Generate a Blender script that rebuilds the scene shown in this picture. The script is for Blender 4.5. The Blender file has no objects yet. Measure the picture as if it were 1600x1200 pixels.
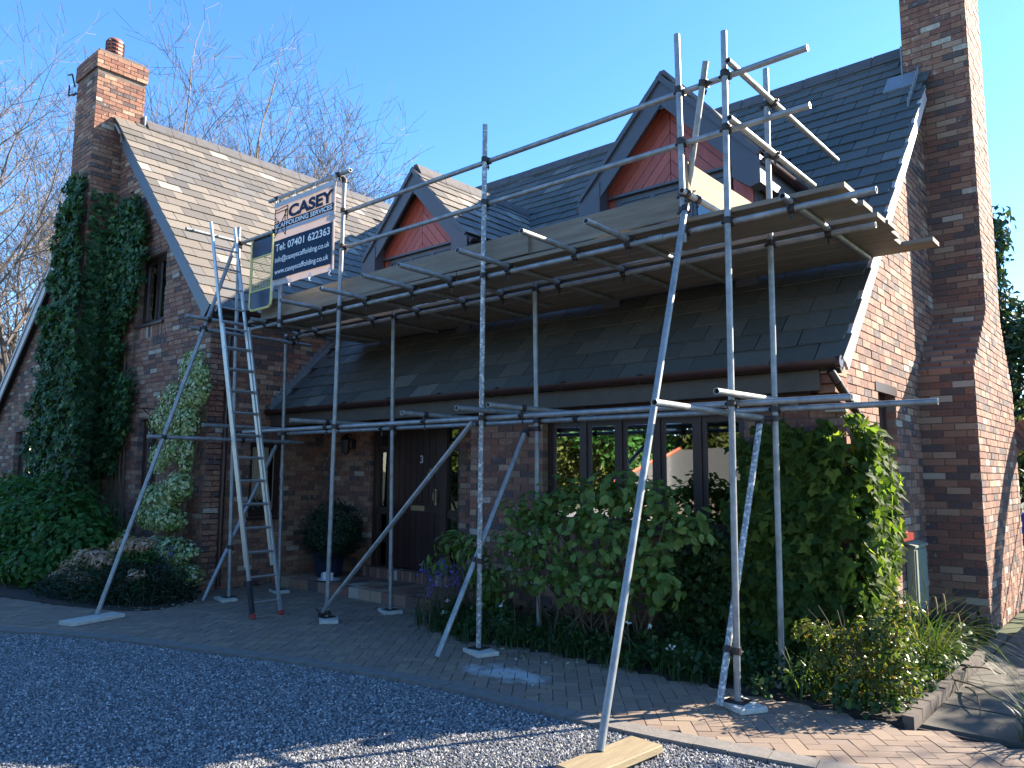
import bpy, bmesh, math, random
import numpy as np
from mathutils import Vector, Matrix, Euler

random.seed(7)
rng = np.random.default_rng(11)
S = bpy.context.scene
COL = S.collection
PI = math.pi

# ------------------------------------------------------------------ camera, sky, sun, exposure
YAW, PITCH, ROLL, FPX = 40.694, 6.740, 0.292, 1201.08
cam_d = bpy.data.cameras.new('camera')
cam_d.sensor_width = 36.0
cam_d.lens = 36.0 * FPX / 1600.0
cam_d.clip_start = 0.05
cam_d.clip_end = 2000
cam = bpy.data.objects.new('camera', cam_d)
COL.objects.link(cam)
cam.location = (0, 0, 1.6)
cy, sy = math.cos(math.radians(YAW)), math.sin(math.radians(YAW))
cp, sp = math.cos(math.radians(PITCH)), math.sin(math.radians(PITCH))
fw = Vector((-sy * cp, cy * cp, sp))
r0 = Vector((cy, sy, 0))
u0 = r0.cross(fw)
cr, sr = math.cos(math.radians(ROLL)), math.sin(math.radians(ROLL))
rt = r0 * cr + u0 * sr
up = u0 * cr - r0 * sr
cam.rotation_euler = Matrix((rt, up, -fw)).transposed().to_euler()
S.camera = cam
CAMP = Vector((0, 0, 1.6))

SUN_AZ = math.atan2(0.48, 0.877)          # measured from +Y towards +X
SUN_EL = math.radians(28.5)
world = bpy.data.worlds.new('World')
S.world = world
world.use_nodes = True
wn = world.node_tree.nodes
wl = world.node_tree.links
bg = wn['Background']
sky = wn.new('ShaderNodeTexSky')
sky.sky_type = 'NISHITA'
sky.sun_disc = False
sky.sun_elevation = SUN_EL
sky.sun_rotation = SUN_AZ
sky.air_density = 1.0
sky.dust_density = 0.15
sky.ozone_density = 4.5
hs_ = wn.new('ShaderNodeHueSaturation')
hs_.inputs['Saturation'].default_value = 1.17
hs_.inputs['Hue'].default_value = 0.504
wl.new(sky.outputs[0], hs_.inputs['Color'])
wl.new(hs_.outputs[0], bg.inputs[0])
bg.inputs[1].default_value = 0.108
sun_d = bpy.data.lights.new('sun', 'SUN')
sun_d.energy = 5.0
sun_d.angle = math.radians(0.5)
sun_d.color = (1.0, 0.89, 0.73)
sun = bpy.data.objects.new('sun', sun_d)
COL.objects.link(sun)
sdir = Vector((math.sin(SUN_AZ) * math.cos(SUN_EL), math.cos(SUN_AZ) * math.cos(SUN_EL), math.sin(SUN_EL)))
sun.rotation_euler = sdir.to_track_quat('Z', 'Y').to_euler()
sun.location = (10, 30, 20)
S.view_settings.view_transform = 'Standard'
S.view_settings.look = 'None'
S.view_settings.exposure = 2.0
S.view_settings.gamma = 1.0
S.view_settings.use_curve_mapping = False
try:
    S.cycles.use_denoising = True
    S.cycles.max_bounces = 8
    S.cycles.transparent_max_bounces = 12
except Exception:
    pass


# ------------------------------------------------------------------ materials
def nodes_of(name):
    m = bpy.data.materials.new(name)
    m.use_nodes = True
    nt = m.node_tree
    return m, nt.nodes, nt.links, nt.nodes['Principled BSDF']


def ramp_node(N, stops, interp='LINEAR'):
    r = N.new('ShaderNodeValToRGB')
    r.color_ramp.interpolation = interp
    e = r.color_ramp.elements
    while len(e) > 1:
        e.remove(e[-1])
    e[0].position = stops[0][0]
    e[0].color = (*stops[0][1], 1)
    for p, c in stops[1:]:
        q = e.new(p)
        q.color = (*c, 1)
    return r


def mixc(N, L, fac, a, b, mode='MIX'):
    m = N.new('ShaderNodeMix')
    m.data_type = 'RGBA'
    m.blend_type = mode
    for sock, v in ((m.inputs['Factor'], fac), (m.inputs[6], a), (m.inputs[7], b)):
        if hasattr(v, 'links') or isinstance(v, bpy.types.NodeSocket):
            L.new(v, sock)
        elif isinstance(v, (tuple, list)):
            sock.default_value = (*v, 1) if len(v) == 3 else v
        else:
            sock.default_value = v
    return m.outputs[2]


def noise(N, L, scale, detail=4, rough=.6, vec=None, dist=0):
    n = N.new('ShaderNodeTexNoise')
    n.inputs['Scale'].default_value = scale
    n.inputs['Detail'].default_value = detail
    n.inputs['Roughness'].default_value = rough
    n.inputs['Distortion'].default_value = dist
    if vec is not None:
        L.new(vec, n.inputs['Vector'])
    return n


def mat(name, stops, rnd=None, interp='LINEAR', rough=.7, metal=0.0, nscale=0, namt=.5, ndark=(.5, .5, .5),
        bump=0, bscale=60, spec=.5, spots=None, stretch=None, coat=0):
    """stops: colour, or ramp stops driven by rnd ('attr' / 'obj' / 'noise')"""
    m, N, L, P = nodes_of(name)
    geo = N.new('ShaderNodeTexCoord')
    vec = geo.outputs['Object']
    if rnd in (None, 'attr', 'noise'):
        pos = N.new('ShaderNodeNewGeometry')
        vec = pos.outputs['Position']
    if stretch:
        mp = N.new('ShaderNodeMapping')
        mp.inputs['Scale'].default_value = stretch
        L.new(vec, mp.inputs['Vector'])
        vec = mp.outputs[0]
    if rnd is None:
        col = None
        base = stops
    else:
        r = ramp_node(N, stops, interp)
        if rnd == 'attr':
            a = N.new('ShaderNodeAttribute')
            a.attribute_name = 'rnd'
            L.new(a.outputs['Fac'], r.inputs[0])
        elif rnd == 'inst':
            a = N.new('ShaderNodeAttribute')
            a.attribute_type = 'INSTANCER'
            a.attribute_name = 'rnd'
            L.new(a.outputs['Fac'], r.inputs[0])
        elif rnd == 'obj':
            a = N.new('ShaderNodeObjectInfo')
            L.new(a.outputs['Random'], r.inputs[0])
        else:
            n = noise(N, L, nscale, 5, .6, vec)
            L.new(n.outputs[0], r.inputs[0])
        base = r.outputs[0]
    if nscale and rnd != 'noise':
        n = noise(N, L, nscale, 6, .65, vec)
        rr = ramp_node(N, [(.3, (0, 0, 0)), (.7, (1, 1, 1))])
        L.new(n.outputs[0], rr.inputs[0])
        f = N.new('ShaderNodeMath')
        f.operation = 'MULTIPLY'
        L.new(rr.outputs[0], f.inputs[0])
        f.inputs[1].default_value = namt
        base = mixc(N, L, f.outputs[0], base, ndark, 'MULTIPLY')
    if spots:
        sc, thr, colr = spots
        n = noise(N, L, sc, 5, .7, vec)
        rr = ramp_node(N, [(thr, (0, 0, 0)), (thr + .06, (1, 1, 1))])
        L.new(n.outputs[0], rr.inputs[0])
        base = mixc(N, L, rr.outputs[0], base, colr)
    if isinstance(base, tuple):
        P.inputs['Base Color'].default_value = (*base, 1)
    else:
        L.new(base, P.inputs['Base Color'])
    P.inputs['Roughness'].default_value = rough
    P.inputs['Metallic'].default_value = metal
    P.inputs['Specular IOR Level'].default_value = spec
    P.inputs['Coat Weight'].default_value = coat
    if bump:
        n = noise(N, L, bscale, 5, .65, vec)
        b = N.new('ShaderNodeBump')
        b.inputs['Strength'].default_value = bump
        b.inputs['Distance'].default_value = .01
        L.new(n.outputs[0], b.inputs['Height'])
        L.new(b.outputs[0], P.inputs['Normal'])
    return m


def leafmat(name, stops, trans=.35, rough=.45, rnd='attr', spec=.4, tint=(1.5, 1.5, .6)):
    m, N, L, P = nodes_of(name)
    r = ramp_node(N, stops)
    if rnd == 'attr':
        a = N.new('ShaderNodeAttribute')
        a.attribute_name = 'rnd'
        L.new(a.outputs['Fac'], r.inputs[0])
    else:
        a = N.new('ShaderNodeObjectInfo')
        L.new(a.outputs['Random'], r.inputs[0])
    L.new(r.outputs[0], P.inputs['Base Color'])
    P.inputs['Roughness'].default_value = rough
    P.inputs['Specular IOR Level'].default_value = spec
    t = N.new('ShaderNodeBsdfTranslucent')
    c2 = mixc(N, L, 1.0, r.outputs[0], tint, 'MULTIPLY')
    L.new(c2, t.inputs[0])
    mx = N.new('ShaderNodeMixShader')
    mx.inputs[0].default_value = trans
    L.new(P.outputs[0], mx.inputs[1])
    L.new(t.outputs[0], mx.inputs[2])
    L.new(mx.outputs[0], N['Material Output'].inputs[0])
    return m


BR = [(0, (.33, .155, .10)), (.22, (.26, .118, .082)), (.38, (.385, .205, .13)), (.54, (.195, .108, .085)), (.66, (.13, .095, .088)),
      (.76, (.37, .22, .15)), (.87, (.47, .315, .21)), (.945, (.54, .46, .36)), (.972, (.225, .125, .09))]
M = {}
M['brick'] = mat('brick_mass', BR, 'attr', 'CONSTANT', .88, nscale=24, namt=.8, ndark=(.40, .37, .39), bump=.6, bscale=110, spots=(17, .60, (.42, .33, .26)))
M['brick1'] = mat('brick_single', BR, 'obj', 'CONSTANT', .88, nscale=24, namt=.8, ndark=(.40, .37, .39), bump=.6, bscale=110, spots=(17, .60, (.42, .33, .26)))
M['mortar'] = mat('mortar', (.19, .15, .125), None, rough=.95, nscale=9, namt=.7, ndark=(.5, .48, .45), bump=.4, bscale=150)
SL = [(0, (.135, .120, .10)), (.25, (.175, .15, .122)), (.5, (.215, .185, .148)), (.72, (.15, .14, .125)), (.86, (.31, .285, .24)), (.94, (.11, .10, .09))]
M['slate'] = mat('slate_mass', SL, 'attr', 'CONSTANT', .62, nscale=14, namt=.6, ndark=(.6, .56, .5), bump=.35, bscale=60)
M['slate1'] = mat('slate_single', SL, 'obj', 'CONSTANT', .62, nscale=14, namt=.6, ndark=(.6, .56, .5), bump=.35, bscale=60)
SN = [(0, (.088, .086, .077)), (.3, (.112, .106, .094)), (.55, (.128, .119, .104)), (.78, (.098, .096, .088)), (.955, (.19, .18, .16))]  # same slate, darkened to paint the front slope's shade into the colour
M['slate_n'] = mat('shade_dark_slate_mass', SN, 'attr', 'CONSTANT', .7, nscale=9, namt=.6, ndark=(.5, .55, .5), bump=.35, bscale=60)
M['slate_n1'] = mat('shade_dark_slate_single', SN, 'obj', 'CONSTANT', .7, nscale=9, namt=.6, ndark=(.5, .55, .5), bump=.35, bscale=60)
M['roofdeck'] = mat('roof_deck', (.03, .03, .032), None, rough=.9)
M['ridge'] = mat('ridge_tile_clay', (.11, .10, .10), None, rough=.8, nscale=8, namt=.7, spots=(30, .64, (.3, .3, .26)))
M['dark_paint'] = mat('dark_slate_blue_paint', (.075, .075, .088), None, rough=.42, nscale=12, namt=.3)
M['lilac_paint'] = mat('faded_pale_paint', (.52, .47, .46), None, rough=.5, nscale=10, namt=.35, ndark=(.6, .55, .52))
M['red_wood'] = mat('red_stained_timber', [(0, (.38, .080, .055)), (1, (.47, .11, .075))], 'obj', rough=.5, nscale=22, namt=.5, ndark=(.55, .5, .5), stretch=(1, 1, .2))
M['brown_wood'] = mat('dark_brown_timber', (.045, .024, .02), None, rough=.4, nscale=30, namt=.4, stretch=(1, 1, .15))
M['door_wood'] = mat('mahogany_door', [(0, (.036, .016, .015)), (1, (.055, .022, .018))], 'obj', rough=.35, nscale=40, namt=.5, stretch=(1, 1, .1))
M['gutter'] = mat('brown_gutter_plastic', (.05, .022, .018), None, rough=.35, nscale=7, namt=.3)
M['fascia'] = mat('brown_beige_fascia', (.085, .065, .045), None, rough=.7, nscale=9, namt=.6)
M['lead'] = mat('lead_flashing', (.20, .215, .24), None, rough=.5, nscale=16, namt=.5, bump=.3, bscale=25)
M['silver'] = mat('bright_lead', (.62, .62, .64), None, rough=.45, nscale=20, namt=.4)
M['terracotta'] = mat('terracotta', (.42, .12, .07), None, rough=.7, nscale=14, namt=.4)
M['black'] = mat('black_paint', (.012, .012, .013), None, rough=.4)
M['black_rubber'] = mat('black_rubber', (.015, .015, .016), None, rough=.8)
M['sill_red'] = mat('red_sill_tile', (.30, .045, .035), None, rough=.35, nscale=20, namt=.4)
M['steel'] = mat('galvanised_steel', [(.25, (.17, .18, .182)), (.5, (.265, .275, .275)), (.75, (.37, .375, .37))], 'noise', rough=.48, metal=.45, nscale=11, bump=.12, bscale=70, spots=None)
M['steel_old'] = mat('paint_splashed_steel', (.24, .26, .27), None, rough=.5, metal=.35, nscale=20, namt=.4, spots=(38, .52, (.62, .62, .60)))
M['coupler'] = mat('rusty_coupler_steel', (.055, .045, .042), None, rough=.55, metal=.5, nscale=30, namt=.6, spots=(60, .62, (.16, .08, .05)))
M['alu'] = mat('aluminium_ladder', (.40, .41, .41), None, rough=.38, metal=.6, nscale=18, namt=.5, ndark=(.6, .6, .6))
WD = [(.2, (.13, .10, .072)), (.5, (.19, .155, .115)), (.8, (.26, .22, .165))]
M['plank'] = mat('scaffold_board_timber', WD, 'noise', rough=.8, nscale=7, bump=.4, bscale=40, stretch=(.25, 3, 3), spots=None)
M['plank_y'] = mat('weathered_board_timber', [(.2, (.19, .14, .075)), (.5, (.26, .20, .115)), (.8, (.32, .255, .155))], 'noise', rough=.8, nscale=9, bump=.4, bscale=40, stretch=(3, .3, 3))
M['plank_white'] = mat('chalky_sole_board', (.55, .53, .47), None, rough=.85, nscale=16, namt=.6, ndark=(.5, .46, .4), bump=.4)
M['yellow'] = mat('yellow_gate_paint', (.78, .68, .25), None, rough=.45, nscale=30, namt=.4, spots=(40, .66, (.6, .58, .5)))
M['blue_panel'] = mat('dark_blue_panel', (.008, .016, .05), None, spec=.25, rough=.3, nscale=6, namt=.5)
M['sign_white'] = leafmat('banner_white_vinyl', [(0, (.66, .60, .57)), (1, (.68, .62, .58))], .42, .5, 'obj', .2, (1, .93, .88))
M['sign_blue'] = mat('banner_navy_print', (.012, .030, .062), None, rough=.6, spec=.12)
M['sign_text'] = leafmat('banner_white_print', [(0, (.86, .85, .83)), (1, (.86, .85, .83))], .05, .5, 'obj', .1, (1, 1, 1))
M['cable_tie'] = mat('white_cable_tie', (.7, .7, .7), None, rough=.4)
M['brass'] = mat('aged_brass', (.42, .33, .19), None, rough=.4, metal=.8)
M['pot'] = mat('blue_glazed_pot', (.022, .032, .062), None, rough=.4, nscale=9, namt=.5)
M['china'] = mat('white_china', (.68, .70, .72), None, rough=.2)
M['soil'] = mat('bed_soil', (.035, .026, .02), None, rough=.95, nscale=25, namt=.6, bump=1, bscale=40)
M['grass_ground'] = mat('garden_ground', [(.3, (.035, .05, .018)), (.6, (.06, .075, .028)), (.8, (.09, .08, .05))], 'noise', rough=.95, nscale=2.5)
M['gravel_base'] = mat('gravel_bed', [(.3, (.035, .037, .042)), (.6, (.075, .078, .085)), (.75, (.14, .14, .14))], 'noise', rough=.9, nscale=70, bump=.8, bscale=90)
M['gravel_far'] = mat('gravel_far', [(.3, (.14, .14, .14)), (.55, (.22, .21, .20)), (.75, (.32, .31, .29))], 'noise', rough=.9, nscale=55, bump=.8, bscale=90)
M['stone'] = mat('gravel_chip', [(0, (.075, .080, .086)), (.22, (.125, .13, .138)), (.46, (.19, .19, .195)), (.70, (.26, .255, .25)), (.88, (.38, .365, .34)), (.96, (.56, .54, .50))], 'inst', 'CONSTANT', .75)
PB = [(0, (.22, .155, .115)), (.3, (.265, .19, .135)), (.6, (.235, .175, .14)), (.85, (.31, .225, .155))]


def paving_mat(name, rnd):
    m = mat(name, PB, rnd, 'LINEAR', .85, nscale=30, namt=.55, ndark=(.55, .52, .5), bump=.4, bscale=140)
    N, L = m.node_tree.nodes, m.node_tree.links
    P = N['Principled BSDF']
    src = P.inputs['Base Color'].links[0].from_socket
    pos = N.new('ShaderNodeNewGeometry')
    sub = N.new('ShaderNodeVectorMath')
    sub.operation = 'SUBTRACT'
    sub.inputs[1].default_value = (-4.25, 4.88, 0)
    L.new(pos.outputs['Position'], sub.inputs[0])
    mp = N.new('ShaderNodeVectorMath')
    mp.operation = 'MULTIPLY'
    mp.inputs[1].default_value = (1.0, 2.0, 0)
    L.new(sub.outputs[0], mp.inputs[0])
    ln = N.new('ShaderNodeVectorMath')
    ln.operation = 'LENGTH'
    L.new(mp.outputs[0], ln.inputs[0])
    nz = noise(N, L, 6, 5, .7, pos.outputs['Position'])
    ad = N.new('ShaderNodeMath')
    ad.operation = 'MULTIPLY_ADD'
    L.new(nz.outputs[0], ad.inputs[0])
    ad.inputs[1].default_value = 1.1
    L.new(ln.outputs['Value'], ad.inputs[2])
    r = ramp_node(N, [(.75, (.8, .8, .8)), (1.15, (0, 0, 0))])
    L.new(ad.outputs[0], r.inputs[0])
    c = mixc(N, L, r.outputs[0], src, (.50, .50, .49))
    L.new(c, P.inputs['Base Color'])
    return m


M['paver'] = paving_mat('paving_mass', 'attr')
M['paver1'] = paving_mat('paving_single', 'obj')
M['joint'] = mat('paving_joint_sand', (.05, .043, .036), None, rough=.95, nscale=12, namt=.5)
M['kerb'] = mat('kerb_concrete', (.20, .18, .16), None, rough=.9, nscale=14, namt=.6, bump=.5, bscale=60)
M['slab'] = mat('path_slab_stone', (.11, .097, .078), None, rough=.9, nscale=5, namt=.6, bump=.3, bscale=50)
M['bark'] = mat('bark', (.11, .088, .075), None, rough=.9, nscale=14, namt=.6)
M['twig'] = mat('twig_bark', (.15, .125, .11), None, rough=.85)
M['stem'] = mat('shrub_stem', (.12, .085, .05), None, rough=.8, nscale=20, namt=.4)
M['meter'] = mat('meter_box_plastic', (.26, .29, .22), None, rough=.5, nscale=8, namt=.3)
M['blue_plastic'] = mat('blue_plastic', (.02, .07, .5), None, rough=.4)
M['floor'] = mat('room_floor', (.11, .075, .05), None, rough=.6)
M['render'] = mat('pale_outbuilding_wall', (.45, .42, .38), None, rough=.9, nscale=6, namt=.3)
M['redtile'] = mat('red_hip_tile', (.42, .10, .05), None, rough=.7)
M['photo'] = mat('photo_print', (.10, .08, .08), None, rough=.3)


def glass_mat():
    m, N, L, P = nodes_of('window_glass')
    N.remove(P)
    tr = N.new('ShaderNodeBsdfTransparent')
    tr.inputs[0].default_value = (.80, .82, .82, 1)
    gl = N.new('ShaderNodeBsdfGlossy')
    gl.inputs['Roughness'].default_value = .012
    fr = N.new('ShaderNodeFresnel')
    fr.inputs['IOR'].default_value = 2.05
    ad = N.new('ShaderNodeMath')
    ad.operation = 'ADD'
    ad.inputs[1].default_value = .10
    L.new(fr.outputs[0], ad.inputs[0])
    mx = N.new('ShaderNodeMixShader')
    L.new(ad.outputs[0], mx.inputs[0])
    L.new(tr.outputs[0], mx.inputs[1])
    L.new(gl.outputs[0], mx.inputs[2])
    L.new(mx.outputs[0], N['Material Output'].inputs[0])
    return m


M['glass'] = glass_mat()

G1 = [(0, (.018, .045, .014)), (.5, (.035, .075, .022)), (.85, (.055, .10, .028)), (1, (.09, .14, .04))]
M['ivy'] = leafmat('dark_ivy_leaf', [(0, (.022, .062, .028)), (.6, (.045, .11, .04)), (.9, (.08, .165, .055)), (1, (.14, .24, .065))], .25, .5, spec=.3)
M['ivy_bright'] = leafmat('bright_ivy_leaf', [(0, (.045, .085, .02)), (.6, (.09, .15, .032)), (1, (.20, .26, .05))], .62, .65, spec=.2)
M['ivy_bright1'] = leafmat('bright_ivy_leaf_single', [(0, (.045, .085, .02)), (.6, (.09, .15, .032)), (1, (.20, .26, .05))], .62, .65, 'obj', .2)
M['shrub'] = leafmat('green_shrub_leaf', [(0, (.03, .09, .02)), (.6, (.055, .15, .034)), (1, (.09, .20, .05))], .4, .5, spec=.25)
M['hydr'] = leafmat('broad_shrub_leaf', [(0, (.075, .13, .03)), (.6, (.135, .21, .05)), (1, (.21, .30, .08))], .42, .5, spec=.25)
M['hydr1'] = leafmat('broad_shrub_leaf_single', [(0, (.085, .14, .034)), (.6, (.145, .22, .055)), (1, (.22, .31, .09))], .42, .5, 'obj', .25)
M['euon'] = leafmat('variegated_leaf', [(0, (.09, .16, .045)), (.3, (.20, .29, .085)), (.6, (.40, .46, .20)), (1, (.72, .72, .50))], .3, .45)
M['pink'] = leafmat('pink_new_leaf', [(0, (.16, .14, .06)), (.3, (.48, .27, .2)), (.7, (.6, .4, .3)), (1, (.66, .52, .40))], .3, .5)
M['heath'] = leafmat('dark_low_foliage', [(0, (.010, .026, .014)), (.7, (.022, .045, .022)), (1, (.045, .07, .03))], .2, .6)
M['cover'] = leafmat('ground_cover_leaf', [(0, (.018, .045, .012)), (.7, (.04, .085, .02)), (1, (.085, .14, .035))], .35, .5)
M['rose'] = leafmat('young_rose_leaf', [(0, (.045, .075, .018)), (.5, (.085, .125, .028)), (.85, (.15, .17, .035)), (1, (.22, .13, .04))], .45, .3)
M['blade'] = leafmat('grass_blade', [(0, (.03, .065, .018)), (.7, (.075, .12, .03)), (1, (.20, .19, .06))], .45, .4)
M['bluebell'] = leafmat('bluebell_petal', [(0, (.09, .07, .36)), (1, (.20, .16, .55))], .3, .5)
M['white_petal'] = leafmat('white_petal', [(0, (.6, .6, .55)), (1, (.7, .7, .66))], .3, .5)
M['box'] = leafmat('clipped_box_leaf', [(0, (.008, .024, .010)), (1, (.02, .045, .016))], .15, .6)
M['conifer'] = leafmat('conifer_spray', [(0, (.012, .035, .018)), (.7, (.025, .055, .026)), (1, (.045, .085, .035))], .2, .6)
M['yellowgreen'] = leafmat('spring_leaf', [(0, (.06, .085, .022)), (.6, (.12, .145, .035)), (1, (.2, .2, .06))], .4, .5)


# ------------------------------------------------------------------ object helpers
WM = {}


def link(o, parent, world):
    COL.objects.link(o)
    if parent is not None:
        o.parent = parent
        o.matrix_parent_inverse = WM[parent.name].inverted()
    o.matrix_basis = world
    WM[o.name] = world.copy()
    return o


def tag(o, label=None, cat=None, group=None, kind=None):
    if label: o['label'] = label
    if cat: o['category'] = cat
    if group: o['group'] = group
    if kind: o['kind'] = kind
    return o


def thing(name, label, cat, loc=(0, 0, 0), group=None):
    o = bpy.data.objects.new(name, None)
    o.empty_display_size = .2
    link(o, None, Matrix.Translation(Vector(loc)))
    return tag(o, label, cat, group)


class MB:
    def __init__(s):
        s.v, s.f, s.r, s.mi = [], [], [], []

    def add(s, vs, fs, r=None, mi=0):
        b = len(s.v)
        s.v.extend([tuple(p) for p in vs])
        if r is None: r = random.random()
        for f in fs:
            s.f.append(tuple(b + i for i in f))
            s.r.append(r)
            s.mi.append(mi)

    def box(s, a, b, r=None, mi=0):
        x0, y0, z0 = a
        x1, y1, z1 = b
        s.add([(x0, y0, z0), (x1, y0, z0), (x1, y1, z0), (x0, y1, z0), (x0, y0, z1), (x1, y0, z1), (x1, y1, z1), (x0, y1, z1)],
              BOXF, r, mi)

    def mbox(s, m, sx, sy, sz, r=None, mi=0):
        s.add([m @ Vector((sx * (i & 1 and .5 or -.5), sy * ((i >> 1) & 1 and .5 or -.5), sz * (i >> 2 and .5 or -.5))) for i in range(8)],
              [(0, 2, 3, 1), (4, 5, 7, 6), (0, 1, 5, 4), (2, 6, 7, 3), (0, 4, 6, 2), (1, 3, 7, 5)], r, mi)

    def prism(s, poly, off, r=None, mi=0):
        """poly: list of 3D points (planar, counter-clockwise seen from +off side); extruded by -off"""
        n = len(poly)
        P = [Vector(p) for p in poly]
        off = Vector(off)
        vs = P + [p - off for p in P]
        fs = [tuple(range(n)), tuple(range(2 * n - 1, n - 1, -1))]
        for i in range(n):
            j = (i + 1) % n
            fs.append((i, i + n, j + n, j))
        s.add(vs, fs, r, mi)

    def tube(s, a, b, ra, rb=None, n=10, caps=True, r=None, mi=0):
        a, b = Vector(a), Vector(b)
        rb = ra if rb is None else rb
        d = (b - a)
        if d.length < 1e-6: return
        q = d.to_track_quat('Z', 'Y')
        vs, fs = [], []
        for c, rr in ((a, ra), (b, rb)):
            for i in range(n):
                t = 2 * PI * i / n
                vs.append(c + q @ Vector((rr * math.cos(t), rr * math.sin(t), 0)))
        for i in range(n):
            j = (i + 1) % n
            fs.append((i, j, n + j, n + i))
        if caps:
            fs.append(tuple(range(n - 1, -1, -1)))
            fs.append(tuple(range(n, 2 * n)))
        s.add(vs, fs, r, mi)

    def pipe(s, a, b, ro=.02415, ri=.0195, n=14):
        a, b = Vector(a), Vector(b)
        q = (b - a).to_track_quat('Z', 'Y')
        vs, fs = [], []
        for c in (a, b):
            for rr in (ro, ri):
                for i in range(n):
                    t = 2 * PI * i / n
                    vs.append(c + q @ Vector((rr * math.cos(t), rr * math.sin(t), 0)))
        for i in range(n):
            j = (i + 1) % n
            fs.append((i, j, 2 * n + j, 2 * n + i))
            fs.append((n + j, n + i, 3 * n + i, 3 * n + j))
            fs.append((j, i, n + i, n + j))
            fs.append((2 * n + i, 2 * n + j, 3 * n + j, 3 * n + i))
        s.add(vs, fs)

    def path(s, pts, ra, rb=None, n=8, r=None, mi=0):
        rb = ra if rb is None else rb
        k = len(pts) - 1
        for i in range(k):
            s.tube(pts[i], pts[i + 1], ra + (rb - ra) * i / k, ra + (rb - ra) * (i + 1) / k, n, True, r, mi)

    def lathe(s, prof, c, n=20, r=None, mi=0):
        vs, fs = [], []
        for rr, z in prof:
            for i in range(n):
                t = 2 * PI * i / n
                vs.append((c[0] + rr * math.cos(t), c[1] + rr * math.sin(t), c[2] + z))
        for k in range(len(prof) - 1):
            for i in range(n):
                j = (i + 1) % n
                fs.append((k * n + i, k * n + j, (k + 1) * n + j, (k + 1) * n + i))
        s.add(vs, fs, r, mi)

    def build(s, name, m, parent=None, smooth=False, kind=None, world=None):
        me = bpy.data.meshes.new(name)
        W = world or Matrix.Identity(4)
        vs = s.v
        if world is not None:
            inv = world.inverted()
            vs = [inv @ Vector(p) for p in s.v]
        me.from_pydata(vs, [], s.f)
        for mm in (m if isinstance(m, (list, tuple)) else [m]):
            me.materials.append(mm)
        a = me.attributes.new('rnd', 'FLOAT', 'FACE')
        a.data.foreach_set('value', np.array(s.r, dtype=np.float32))
        if isinstance(m, (list, tuple)):
            me.polygons.foreach_set('material_index', np.array(s.mi, dtype=np.int32))
        if smooth:
            me.polygons.foreach_set('use_smooth', np.ones(len(s.f), dtype=bool))
            try:
                me.set_sharp_from_angle(angle=math.radians(40))
            except Exception:
                pass
        me.update()
        o = bpy.data.objects.new(name, me)
        link(o, parent, W)
        if kind: o['kind'] = kind
        return o


BOXF = [(0, 3, 2, 1), (4, 5, 6, 7), (0, 1, 5, 4), (1, 2, 6, 5), (2, 3, 7, 6), (3, 0, 4, 7)]


def place(name, mesh, parent, world):
    o = bpy.data.objects.new(name, mesh)
    return link(o, parent, world)


def proj_px(p):
    q = Vector(p) - CAMP
    z = q.dot(fw)
    if z < .2: return None
    return 800 + FPX * q.dot(rt) / z, 600 - FPX * q.dot(up) / z, z


def in_frame(p, m=0):
    t = proj_px(p)
    return t is not None and -m < t[0] < 1600 + m and -m < t[1] < 1200 + m


def px_area(c, n, a):
    t = proj_px(c)
    if t is None or not in_frame(c): return 0
    v = (CAMP - Vector(c)).normalized()
    return max(0, v.dot(Vector(n))) * a * (FPX / t[2]) ** 2


unit = MB()
unit.box((-.5, -.5, -.5), (.5, .5, .5))


def unit_mesh(name, m):
    me = bpy.data.meshes.new(name)
    me.from_pydata(unit.v, [], unit.f)
    me.materials.append(m)
    return me


def clip_poly(poly, a, b, c):
    """keep a*x+b*y<=c for 2D polygon"""
    out = []
    n = len(poly)
    for i in range(n):
        p, q = poly[i], poly[(i + 1) % n]
        dp, dq = a * p[0] + b * p[1] - c, a * q[0] + b * q[1] - c
        if dp <= 0: out.append(p)
        if dp * dq < 0:
            t = dp / (dp - dq)
            out.append((p[0] + t * (q[0] - p[0]), p[1] + t * (q[1] - p[1])))
    return out


# ================================================================== SETTING
g = MB()
g.add([(-900, -900, -.06), (900, -900, -.06), (900, 900, -.06), (-900, 900, -.06)], [(0, 1, 2, 3)])
tag(g.build('ground', M['grass_ground']), kind='structure')

GE = [(-16, .9), (-13, 1.55), (-11, 2.1), (-9.21, 2.73), (-8.63, 3.02), (-7.79, 3.36), (-6.52, 3.75), (-5.87, 3.95), (-4.94, 4.15), (-4.29, 4.25),
      (-3.6, 4.27), (-2.82, 4.31), (-2.27, 4.38), (-1.56, 4.50), (-.5, 4.66), (1.0, 4.85), (4, 5.2)]


def smooth_line(P, k=4):
    out = []
    for i in range(len(P) - 1):
        p0 = Vector(P[max(i - 1, 0)]); p1 = Vector(P[i]); p2 = Vector(P[i + 1]); p3 = Vector(P[min(i + 2, len(P) - 1)])
        for j in range(k):
            t = j / k
            out.append(.5 * ((2 * p1) + (-p0 + p2) * t + (2 * p0 - 5 * p1 + 4 * p2 - p3) * t * t + (-p0 + 3 * p1 - 3 * p2 + p3) * t ** 3))
    out.append(Vector(P[-1]))
    return out


GL = smooth_line(GE)
d = MB()
for i in range(len(GL) - 1):
    a, b = GL[i], GL[i + 1]
    d.add([(a.x * 1.6, -15, -.03), (b.x * 1.6, -15, -.03), (b.x, b.y, -.03), (a.x, a.y, -.03)], [(0, 1, 2, 3)])
tag(d.build('driveway', M['gravel_far']), kind='structure')

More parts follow.
